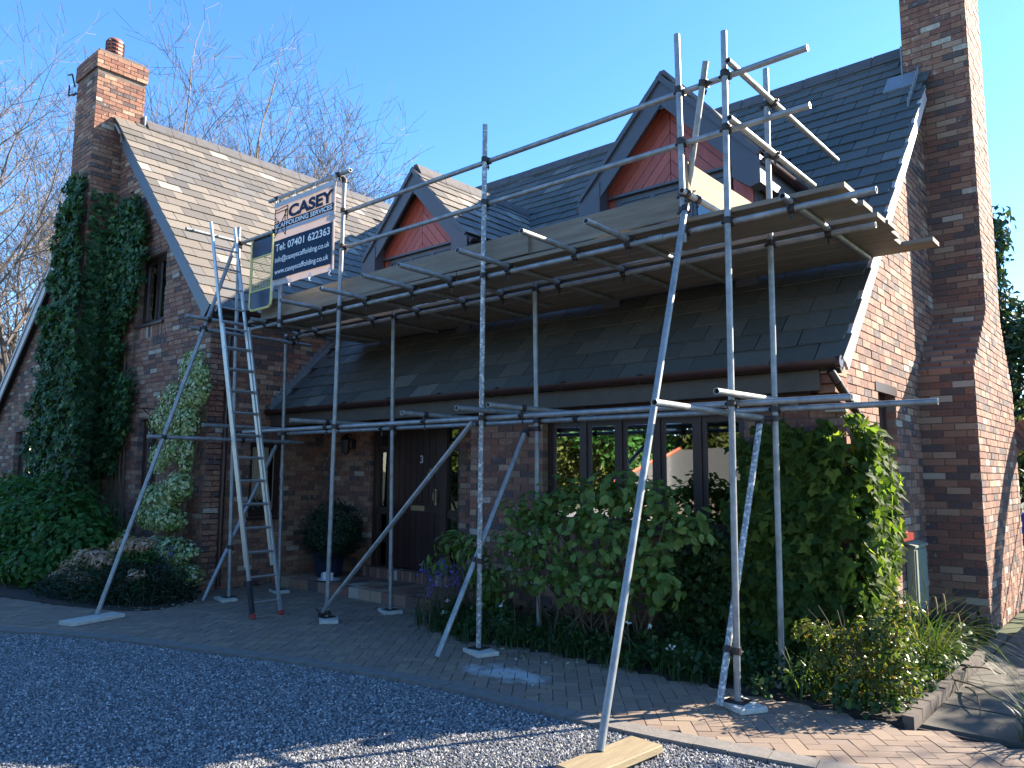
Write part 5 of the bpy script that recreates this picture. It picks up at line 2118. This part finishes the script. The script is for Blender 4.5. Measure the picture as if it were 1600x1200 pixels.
# ---- big green shrub at the left edge
sh1 = thing('green_shrub', 'large rounded green shrub at the far left below the ivy', 'shrub', (-13.3, 4.3, 0))
P, N_ = blobs([(-15.4, 4.3, .75, 1.0, .8, .85), (-14.2, 4.35, .75, .95, .75, .85), (-13.1, 4.4, .80, .8, .7, .80), (-12.3, 4.5, .62, .75, .65, .72), (-11.75, 4.5, .45, .5, .5, .55), (-14.8, 3.9, .4, .9, .6, .5), (-13.3, 3.95, .35, .8, .5, .45), (-12.3, 4.1, .3, .6, .5, .4), (-16.5, 4.2, .7, 1, .8, .8)], 17000, .72)
leaves('foliage', P, N_ + np.array([0, 0, .5]), .10, M['shrub'], sh1, 'rhomb', .6, .35, .55)
stems('stem', [arc_stem((random.uniform(-15.5, -12), 4.4 + random.uniform(-.3, .3), 0), (random.uniform(-15.8, -11.8), 4.3 + random.uniform(-.5, .4), random.uniform(.9, 1.65)), (0, 0, .05)) for _ in range(50)], M['stem'], sh1)
# ---- pink pieris
pk = thing('pieris_shrub', 'low shrub with pinkish cream new leaves beside the left raker', 'shrub', (-10.9, 4.25, 0))
cl = [(-11.55, 4.15, .22, .22, .2, .10), (-11.2, 4.2, .36, .3, .25, .12), (-10.95, 4.25, .50, .32, .25, .12), (-10.6, 4.3, .45, .25, .22, .12), (-10.35, 4.4, .66, .25, .2, .10), (-10.05, 4.45, .70, .22, .2, .10), (-10.8, 4.1, .25, .3, .2, .10), (-11.9, 4.1, .13, .15, .12, .06), (-9.75, 4.3, .36, .12, .1, .06)]
P, N_ = blobs(cl, 2600, .6)
leaves('new_leaves', P, N_ + np.array([0, -.3, 1.2]), .075, M['pink'], pk, 'rhomb', .32, -.3, .5)
P, N_ = blobs([(a, b + .05, c - .14, d_ * 1.1, e * 1.1, f * 1.6) for a, b, c, d_, e, f in cl], 2200, .6)
leaves('foliage', P, N_ + np.array([0, -.3, .6]), .07, M['shrub'], pk, 'rhomb', .36, .2, .6)
# ---- dark low shrub
hs = thing('low_shrub', 'dark low spreading shrub along the paving edge left of the ladder', 'shrub', (-10, 4.3, 0))
P, N_ = blobs([(-11.2, 4.0, .05, .6, .35, .22), (-10.5, 4.12, .12, .7, .4, .34), (-9.95, 4.35, .14, .55, .4, .42), (-9.75, 4.7, .1, .4, .35, .36), (-10.3, 4.6, .2, .6, .3, .4)], 9000, .7)
P = P[P[:, 2] > .0]
leaves('foliage', P, np.tile([0, -.4, 1.0], (len(P), 1)), .075, M['heath'], hs, 'rhomb', .22, -.2, .8)
b0 = np.stack([-11.4 + 2.0 * rng.random(260), 4.1 + .6 * rng.random(260), np.zeros(260)], 1)
blades('grass_blades', b0, .42, M['heath'], hs, .008, .8)
# ---- bluebells


def bluebells(name, label, cx_, cy_, rx, ry, n, h):
    t = thing(name, label, 'flowers', (cx_, cy_, 0), 'clumps of bluebells')
    b = np.stack([cx_ + rx * rng.normal(size=n) * .5, cy_ + ry * rng.normal(size=n) * .5, np.zeros(n)], 1)
    tops = b + np.stack([rng.normal(size=n) * .05, -np.abs(rng.normal(size=n)) * .06, h * (.75 + .4 * rng.random(n))], 1)
    stems('stem', [arc_stem(b[i], tops[i], (0, 0, .03), 3) for i in range(n)], M['blade'] if 0 else M['stem'], t, .003, .002)
    P, N_ = [], []
    for i in range(n):
        for k in range(9):
            P.append(tops[i] + np.array([random.gauss(0, .025), random.gauss(0, .025), -k * .016]))
            N_.append((random.gauss(0, 1), random.gauss(0, 1), .2))
    leaves('petals', P, N_, .03, M['bluebell'], t, 'rhomb', .6, 1.0, .6)
    blades('foliage', b[rng.integers(0, n, n * 7)] + rng.normal(size=(n * 7, 3)) * np.array([.08, .08, 0]), h * .7, M['cover'], t, .012, .9)


bluebells('bluebell_clump', 'blue flowering bluebells between the pink shrub and the climber', -10.25, 4.75, .38, .2, 22, .60)
bluebells('bluebell_clump', 'violet bluebells beside the brick step at the front standard', -6.05, 5.98, .28, .3, 24, .62)

# ---- pot with clipped box
pt = thing('planter', 'blue glazed pot holding a round clipped bush by the door', 'planter', (-9.42, 6.9, .13))
mb = MB(); mb.lathe([(0, 0), (.17, 0), (.185, .03), (.225, .30), (.245, .32), (.245, .36), (.215, .36), (.205, .31), (0, .30)], (-9.42, 6.9, .137), 24); mb.build('pot', M['pot'], pt, smooth=True)
P, N_ = blobs([(-9.36, 6.9, .82, .50, .42, .40), (-9.3, 6.85, .66, .46, .4, .3)], 7000, .82)
leaves('bush', P, N_, .035, M['box'], pt, 'rhomb', .7, .2, .6)
stems('stem', [arc_stem((-9.42 + random.uniform(-.05, .05), 6.9, .4), (-9.36 + random.uniform(-.25, .25), 6.9 + random.uniform(-.2, .2), .9), (0, 0, 0)) for _ in range(8)], M['stem'], pt)

# ---- drooping shrub by the door
ca_ = thing('camellia_shrub', 'open drooping shrub between the front door and the brick pier', 'shrub', (-6.0, 6.2, 0))
P, N_ = blobs([(-6.15, 6.15, .86, .22, .2, .14), (-5.95, 6.2, .78, .25, .2, .2), (-6.3, 6.1, .62, .2, .2, .14), (-5.85, 6.25, .55, .22, .2, .22), (-5.7, 6.3, .35, .22, .2, .3)], 620, .5)
leaves('foliage', P, N_ + np.array([0, -.8, .4]), .10, M['hydr'], ca_, 'ovate', .42, 1.2, .6)
stems('stem', [arc_stem((-5.9, 6.3, 0), (-6.0 + random.uniform(-.4, .35), 6.2 + random.uniform(-.15, .15), random.uniform(.5, .95)), (random.uniform(-.08, .08), -.05, .05)) for _ in range(14)], M['stem'], ca_)

# ---- broad leafed shrub under the window
hy = thing('hydrangea_shrub', 'big broad leafed green shrub growing below the front window', 'shrub', (-4.2, 6.1, 0))
lob = [(-4.95, 6.0, 1.22, .34, .30, .22), (-4.45, 5.95, 1.38, .36, .32, .24), (-3.95, 6.0, 1.46, .34, .30, .20), (-3.6, 6.05, 1.36, .28, .28, .20), (-3.25, 6.1, 1.18, .26, .26, .18), (-5.05, 6.0, .92, .30, .28, .22),
       (-4.6, 5.85, 1.02, .40, .30, .28), (-4.1, 5.82, 1.10, .38, .30, .30), (-3.65, 5.92, .98, .34, .30, .26), (-4.85, 5.9, .64, .32, .28, .20), (-4.35, 5.8, .68, .34, .28, .22), (-3.9, 5.82, .62, .30, .28, .22), (-3.5, 5.95, .66, .26, .25, .2)]
P, N_ = blobs(lob, 1650, .5)
k_ = P[:, 1] < 6.5
P, N_ = P[k_], N_[k_]
leaves('foliage', P, N_ * .3 + np.array([0, -.5, .9]), .088, M['hydr'], hy, 'ovate', .66, .5, .55)
P, N_ = blobs(lob, 900, .9)
fr = np.array([(px_area(p, (0, -1, 0), 1) if p[1] < 6.2 else 0) for p in P])
o_ = np.argsort(-fr)[:300]
leaf_singles('leaf', P[o_], N_[o_] * .3 + np.array([0, -.6, .8]), .10, M['hydr1'], hy, 'ovate', .68, .5, .5)
stems('stem', [arc_stem((-4.2 + random.uniform(-.55, .6), 6.1 + random.uniform(-.15, .15), 0), (random.uniform(-5.1, -3.2), 5.95 + random.uniform(-.2, .2), random.uniform(.6, 1.5)), (random.uniform(-.1, .1), random.uniform(-.1, .05), 0)) for _ in range(60)], M['stem'], hy, .010, .004)
fp = thing('white_flowers', 'scattered small white flowers among the plants below the window', 'flowers', (-4.2, 5.8, 0))
P = np.array([(-5.85, 5.72, .18), (-5.92, 5.85, .28), (-5.3, 5.7, .32), (-5.05, 5.75, .36), (-4.85, 5.65, .86), (-3.62, 5.72, .36), (-3.42, 5.75, .35), (-3.2, 5.7, .22), (-1.62, 6.0, .2)])
P = np.repeat(P, 7, axis=0) + rng.normal(size=(63, 3)) * .012
leaves('petals', P, np.tile([0, -1, .5], (63, 1)), .024, M['white_petal'], fp, 'rhomb', .8, 0, .6)
stems('stem', [arc_stem((p[0], p[1] + .03, .01), p, (0, 0, 0), 2) for p in P[::7]], M['stem'], fp, .003, .002)

# ---- small leaved creeper between shrub and big ivy
cr_ = thing('creeper', 'small leaved creeper on the brick wall right of the window', 'creeper', (-3.2, 6.6, 0))
q = patch([(-3.75, .05), (-3.75, .75), (-3.45, 1.02), (-2.9, 1.1), (-2.85, .05)], 2600)
leaves('foliage', np.stack([q[:, 0], 6.68 - .18 * rng.random(len(q)), q[:, 1]], 1), np.tile([0, -1, .6], (len(q), 1)), .055, M['cover'], cr_, 'ivy', .85, .6, .5)

# ---- ivy on the right corner
ir = thing('ivy', 'bright green ivy wrapping the right corner of the house front', 'ivy', (-2.5, 6.6, 0))
polyR = [(-3.02, .05), (-3.05, 1.2), (-2.98, 1.75), (-2.75, 1.98), (-2.4, 2.02), (-2.10, 2.0), (-2.04, 1.5), (-2.04, .05)]
q = patch(polyR, 4300)
dep = .04 + .14 * np.abs(vnoise(q[:, 0], q[:, 1], 3, 2)) + .05 * rng.random(len(q))
leaves('foliage', np.stack([q[:, 0], 6.68 - dep, q[:, 1]], 1), np.stack([.3 * vnoise(q[:, 0], q[:, 1], 5), -np.ones(len(q)), .4 + .3 * vnoise(q[:, 0], q[:, 1], 4, 2)], 1), .088, M['ivy_bright'], ir, 'ivy', .85, .9, .35)
polyS = [(6.60, 2.02), (6.80, 2.0), (7.1, 1.92), (7.32, 1.84), (7.36, 1.5), (7.45, 1.15), (7.30, .85), (7.1, .5), (6.95, .1), (6.60, .1)]
q = patch(polyS, 2100)
P = np.stack([-2.06 + .04 + .16 * rng.random(len(q)), q[:, 0], q[:, 1]], 1)
leaves('foliage', P, np.tile([1, -.35, .5], (len(q), 1)), .09, M['ivy_bright'], ir, 'ivy', .85, .9, .45)
q = patch(polyS, 130)
leaf_singles('leaf', np.stack([-1.90 + .07 * rng.random(len(q)), q[:, 0], q[:, 1]], 1), np.tile([1, -.4, .5], (len(q), 1)), .10, M['ivy_bright1'], ir, 'ivy', .85, .9, .45)
q = patch([(-2.95, .3), (-2.9, 1.75), (-2.5, 1.95), (-2.08, 1.95), (-2.06, .3)], 170)
leaf_singles('leaf', np.stack([q[:, 0], 6.50 - .05 * rng.random(len(q)), q[:, 1]], 1), np.tile([0, -1, .5], (len(q), 1)), .098, M['ivy_bright1'], ir, 'ivy', .85, .9, .4)
stems('stem', [arc_stem((random.uniform(-2.9, -2.1), 6.66, .02), (random.uniform(-2.95, -2.1), 6.66, random.uniform(1, 1.9)), (random.uniform(-.1, .1), 0, 0)) for _ in range(14)], M['stem'], ir)

# ---- ground cover in the right bed
gc = thing('ground_cover', 'mixed low green ground cover along the front of the right bed', 'ground cover', (-3.5, 5.9, 0))
gc['kind'] = 'stuff'
bedp = [(-6.0, 6.25), (-5.95, 5.72), (-5.4, 5.53), (-4.9, 5.60), (-4.5, 5.72), (-4.11, 5.68), (-3.16, 5.64), (-2.73, 5.66), (-2.19, 5.62), (-1.79, 5.60), (-1.5, 5.60), (-1.52, 9.1), (-2.0, 9.1), (-2.1, 6.6), (-6.0, 6.65)]
q = patch(bedp, 9000)
h_ = .03 + .16 * rng.random(len(q)) * (1 + .8 * vnoise(q[:, 0], q[:, 1], 4))
P = np.stack([q[:, 0], q[:, 1], h_], 1)
gcl = leaves('foliage', P, np.tile([0, -.3, 1], (len(q), 1)), .05, M['cover'], gc, 'ovate', .7, 0, .6)
b0 = patch([(-6.1, 6.1), (-5.98, 5.62), (-5.4, 5.46), (-4.9, 5.54), (-4.5, 5.66), (-4.11, 5.62), (-3.16, 5.58), (-2.73, 5.60), (-2.6, 6.0), (-6.0, 6.3)], 1500)
blades('grass_blades', np.column_stack([b0, np.zeros(len(b0))]), .26, M['cover'], gc, .010, .9)
b0 = patch([(-9.7, 4.75), (-9.3, 4.5), (-9.15, 4.3), (-9.6, 4.05), (-10.4, 3.8), (-11, 3.7), (-10.5, 4.6)], 300)
# ---- rose bush
ro = thing('rose_bush', 'small rose bush with sunlit yellow green young leaves at the bed corner', 'rose bush', (-1.8, 5.85, 0))
lob = [(-2.12, 5.82, .48, .16, .15, .09), (-1.95, 5.85, .42, .18, .16, .12), (-1.72, 5.9, .50, .18, .18, .13), (-1.56, 6.0, .66, .15, .16, .12), (-1.6, 5.85, .40, .18, .18, .16), (-1.5, 5.8, .26, .15, .16, .14), (-1.75, 5.78, .22, .2, .16, .14), (-1.98, 5.8, .26, .15, .14, .12)]
P, N_ = blobs(lob, 2600, .55)
leaves('foliage', P, N_ * .1 + np.array([0, -.3, .9]), .038, M['rose'], ro, 'ovate', .62, .2, .7)
stems('stem', [arc_stem((-1.75 + random.uniform(-.12, .12), 5.9, 0), (random.uniform(-2.2, -1.42), 5.85 + random.uniform(-.12, .12), random.uniform(.3, .72)), (0, 0, .05)) for _ in range(26)], M['stem'], ro, .006, .003)
# ---- sedge and iris
sg = thing('sedge_clump', 'arching sedge grass clump with drooping catkins by the gable wall', 'grass clump', (-1.7, 7.1, 0))
b0 = np.stack([-1.72 + rng.normal(size=170) * .10, 7.1 + rng.normal(size=170) * .16, np.zeros(170)], 1)
blades('foliage', b0, .85, M['blade'], sg, .012, 1.25, 7, .35)
pts_ = []
for i in range(9):
    x, y = -1.70 + random.uniform(-.35, .3), 7.05 + random.uniform(-.3, .3)
    pts_.append((x, y, random.uniform(.42, .72)))
mb = MB()
for x, y, z in pts_:
    mb.path([(x, y, z), (x + .01, y, z - .06), (x + .012, y - .005, z - .13)], .007, .004, n=5)
mb.build('catkin', mat('sedge_catkin', (.30, .22, .10), None, rough=.8), sg, kind='stuff')
stems('stem', [arc_stem((-1.72, 7.1, 0), p, (0, 0, .18), 6) for p in pts_], M['stem'], sg, .004, .002)
irs = thing('iris_clump', 'upright sword leaved clump at the left foot of the rose bush', 'grass clump', (-2.05, 5.78, 0))
b0 = np.stack([-2.03 + rng.normal(size=42) * .10, 5.78 + rng.normal(size=42) * .05, np.zeros(42)], 1)
blades('foliage', b0, .36, M['blade'], irs, .018, .55, 5, .3)
fr_ = thing('fern_clump', 'spiky leaved plant low at the right-hand picture edge by the path', 'plant', (-.78, 5.75, 0))
b0 = np.stack([-.72 + rng.normal(size=70) * .06, 5.85 + rng.normal(size=70) * .10, np.zeros(70)], 1)
blades('foliage', b0, .36, M['blade'], fr_, .016, .95, 5, .3)
dead = thing('dead_branch', 'bare woody branch lying beside the path edging', 'branch', (-1.3, 6.9, 0))
stems('twig', [arc_stem((-1.45, 6.9, .05), (-1.0, 6.4, .06), (0, 0, .02)), arc_stem((-1.3, 6.75, .04), (-1.1, 6.1, .02), (0, 0, .05)), arc_stem((-1.45, 7.3, .05), (-1.15, 7.2, .08), (0, 0, .03))], M['stem'], dead, .009, .004)
lf = thing('leaf_litter', 'small fallen leaves scattered along the paving edge', 'fallen leaves', (-9.6, 4.2, 0))
lf['kind'] = 'stuff'
q = np.concatenate([patch([(-9.9, 4.0), (-9.3, 4.05), (-9.1, 4.4), (-9.35, 4.9), (-9.5, 4.4)], 70), patch([(-5.0, 5.2), (-3.9, 5.35), (-3.9, 5.65), (-5.0, 5.55)], 60), patch([(-8, 4), (-3, 4.6), (-2.5, 5.5), (-5, 5.3), (-8, 5)], 60)])
leaves('leaf_litter', np.column_stack([q, .008 + .01 * rng.random(len(q))]), np.tile([0, 0, 1], (len(q), 1)), .035, mat('dry_leaf', [(0, (.05, .09, .02)), (.5, (.28, .24, .12)), (1, (.5, .46, .34))], 'attr', rough=.8), lf, 'ovate', .55, 0, .25)

# ------------------------------------------------------------------ trees


def bare_tree(name, label, base, height, spread, seed, levels=6, trunk_r=.35, lean=(0, 0, 0), first=.22, dens=1.0, mt='twig', tmin=.011):
    rnd = random.Random(seed)
    t = thing(name, label, 'tree', base, 'bare trees beyond the house')
    tr_, tw = MB(), MB()
    ends = []

    CNT = [7, 6, 5, 4, 4, 3]

    def grow(p, d, L_, r, lv):
        n = 4 if lv < 2 else (3 if lv < 4 else 2)
        pts = [p]
        dd = d.copy()
        dirs = []
        for i in range(n):
            dd = (dd + Vector((rnd.gauss(0, .12), rnd.gauss(0, .12), rnd.gauss(0, .10) + (.09 if lv > 0 else 0)))).normalized()
            dirs.append(dd.copy())
            pts.append(pts[-1] + dd * L_ / n)
        r2 = max(tmin * .8, r * .58)
        for i in range(n):
            ra = max(tmin, r + (r2 - r) * i / n)
            rb = max(tmin * .8, r + (r2 - r) * (i + 1) / n)
            (tr_ if lv < 2 else tw).tube(pts[i], pts[i + 1], ra, rb, 7 if lv < 2 else (4 if lv < 4 else 3), False)
        if lv >= levels: return
        k = CNT[lv]
        az0 = rnd.uniform(0, 6.28)
        for i in range(k):
            f = 1.0 if i == 0 else rnd.uniform(.30 if lv else .75, .98)
            x_ = f * n
            i0 = min(n - 1, int(x_))
            q = pts[i0].lerp(pts[i0 + 1], x_ - i0)
            bd_ = dirs[i0]
            perp = bd_.cross(Vector((rnd.gauss(0, .3), rnd.gauss(0, .3), 1))).normalized()
            perp = Matrix.Rotation(az0 + i * 2.4 + rnd.gauss(0, .3), 3, bd_) @ perp
            ang = (.18 if i == 0 else rnd.uniform(.50, .95)) * spread
            nd = (bd_ * math.cos(ang) + perp * math.sin(ang)).normalized()
            rr_ = r + (r2 - r) * f
            grow(q, nd, L_ * (1.45 if lv == 0 else rnd.uniform(.56, .74)) * (1 if i == 0 else rnd.uniform(.8, 1.05)), rr_ * (.9 if i == 0 else .62), lv + 1)
    grow(Vector(base), (Vector((0, 0, 1)) + Vector(lean)).normalized(), height * .20, trunk_r, 0)
    tr_.build('trunk', M['bark'], t, smooth=True)
    tw.build('crown', M[mt], t, kind='stuff')
    return t, ends


bare_tree('bare_tree', 'tall leafless tree with fine pale twigs at the far left behind the ivy chimney', (-30.0, 9.5, 0), 21, 1.0, 5, 6, .30, tmin=.007)
bare_tree('bare_tree', 'second leafless tree at the left picture edge with lower spreading branches', (-33.8, 8.6, 0), 17, 1.1, 12, 6, .30, tmin=.008)
bare_tree('bare_tree', 'leafless tree showing above the sunlit roof just right of the left chimney', (-49.5, 22.5, 0), 35, 1.0, 8, 6, .46, tmin=.012)
bare_tree('bare_tree', 'leafless tree above the middle of the sunlit left ridge', (-40.5, 22, 0), 27.5, 1.0, 21, 6, .40, tmin=.012)
bare_tree('bare_tree', 'smaller leafless tree low above the ridge end beside the banner', (-37.3, 23.5, 0), 22.5, 1.0, 33, 6, .34, tmin=.012)


def leafy_tree(name, label, base, h, r, seed, m, size=.16, n=5000, group=None, trunk=.15, cone=False):
    rs_ = np.random.default_rng(seed)
    t = thing(name, label, 'tree', base, group)
    bx, by, bz = base
    sp = []
    k = 16
    for i in range(k):
        f = (i + .5) / k
        z = bz + h * (.18 + .80 * f)
        rr_ = r * (1 - f * .85) if cone else r * math.sin(PI * (.15 + .8 * f)) ** .7
        a = rs_.random() * 6.28
        o = rr_ * .45
        sp.append((bx + o * math.cos(a), by + o * math.sin(a), z, rr_ * .62 + .15, rr_ * .62 + .15, h * .10))
    P, N_ = blobs(sp, n, .7)
    leaves('crown', P, N_ + np.array([0, 0, .3]), size, m, t, 'rhomb', .5, .5, .6)
    mb = MB()
    mb.path([(bx, by, bz), (bx + .05, by, bz + h * .3), (bx, by, bz + h * .75)], trunk, trunk * .4, n=7)
    for i in range(8):
        a = i * 2.4
        z = bz + h * (.25 + .06 * i)
        mb.path([(bx, by, z), (bx + r * .5 * math.cos(a), by + r * .5 * math.sin(a), z + h * .08)], trunk * .35, trunk * .1, n=5)
    mb.build('trunk', M['bark'], t, smooth=True)
    return t


leafy_tree('conifer', 'tall feathery dark conifer behind the right-hand chimney', (-3.6, 26, 0), 9.2, 2.2, 3, M['conifer'], .26, 6000, 'evergreens behind the chimney', .2, True)
leafy_tree('conifer', 'lower rounded evergreen at the right-hand edge behind the chimney', (-1.5, 25, 0), 7.2, 2.4, 4, M['conifer'], .24, 6000, 'evergreens behind the chimney', .2)
leafy_tree('leafy_shrub', 'pale sunlit yellow green bush low behind the chimney shoulder', (-1.3, 17.5, 0), 4.4, 1.3, 6, M['yellowgreen'], .14, 3500, 'evergreens behind the chimney', .1)
leafy_tree('leafy_shrub', 'dark green hedge bush beyond the garden arch', (-.6, 15.8, 0), 2.9, 1.4, 9, M['shrub'], .14, 3500, 'evergreens behind the chimney', .1)
leafy_tree('leafy_shrub', 'ivy clad hedge bush behind the left verge below the bare tree', (-25.0, 9.0, 0), 4.6, 2.2, 19, M['yellowgreen'], .16, 4000, None, .12)
leafy_tree('leafy_shrub', 'unseen garden shrub added right of the archway to shade the path', (3.0, 13.2, 0), 4.5, 1.6, 78, M['hydr'], .18, 7000, None, .10)  # out of view; put in to block the sun from the side path
# trees of the garden on the sunny side of the drive, mirrored in the panes
for i, (x, y, h, r, mm) in enumerate([(-27, -18, 7.5, 3.8, 'yellowgreen'), (-21, -20, 8.5, 4, 'shrub'), (-16, -19, 7.5, 3.8, 'yellowgreen'), (-10, -20, 8, 4, 'hydr'), (-4, -19, 7.5, 3.8, 'yellowgreen'), (-33, -16, 8, 4, 'hydr'), (2, -19, 7.5, 3.8, 'shrub'), (9, -18, 8, 4, 'yellowgreen')]):
    leafy_tree('garden_tree', '%s garden tree across the drive, %s in the row mirrored in the panes' % (['pale green', 'dark green', 'yellow green', 'broad mid green', 'airy yellow', 'tall mid green', 'deep green', 'outermost pale'][i], ['second', 'third', 'fourth', 'fifth', 'sixth', 'first', 'seventh', 'eighth'][i]), (x, y, 0), h, r, 40 + i, M[mm], .40, 5200, 'garden trees across the drive', .25)
# garden tree to the right of the path, outside the view, that shades the lower right corner
leafy_tree('garden_tree', 'leafy tree to the right of the path that casts dappled shade on the paving', (4.9, 13.4, 0), 7.4, 2.3, 77, M['hydr'], .17, 5500, None, .12)
# outbuilding seen in the panes
ob = thing('garage', 'low outbuilding with grey roof and a red hip, mirrored in the front window', 'garage', (-13, -14, 0))
mb = MB(); mb.box((-16.7, -15.7, 0), (-9.3, -12.3, 1.2)); mb.build('wall', M['mortar'], ob)
mb = MB()
mb.prism([(-17, -12, 1.2), (-15.0, -14, 2.75), (-11, -14, 2.75), (-9, -12, 1.2)], (0, .12, .1))
mb.prism([(-9, -12, 1.2), (-11, -14, 2.75), (-9, -16, 1.2)], (.1, 0, .1))
mb.prism([(-17, -16, 1.2), (-15.0, -14, 2.75), (-17, -12, 1.2)], (-.1, 0, .1))
mb.prism([(-9, -16, 1.2), (-11, -14, 2.75), (-15.0, -14, 2.75), (-17, -16, 1.2)], (0, -.12, .1))
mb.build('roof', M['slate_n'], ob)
mb = MB()
mb.tube((-17, -12, 1.25), (-15.0, -14, 2.80), .07, None, 8)
mb.build('ridge_tile', M['redtile'], ob)
hg = thing('hedge', 'tall hedge along the far side of the drive, mirrored in the window panes', 'hedge', (-12, -22, 0))
q = rng.random((16000, 2)) * np.array([60, 4.6]) + np.array([-45, 0])
P = np.column_stack([q[:, 0], -22 + .8 * vnoise(q[:, 0], q[:, 1], 1.2) + .5 * rng.random(len(q)), q[:, 1]])
leaves('foliage', P, np.tile([0, 1, .5], (len(q), 1)), .34, M['yellowgreen'], hg, 'rhomb', .6, .4, .6)
mb = MB(); mb.box((-45, -23.4, 0), (15, -22.6, 3.8)); mb.build('stem_mass', M['bark'], hg)
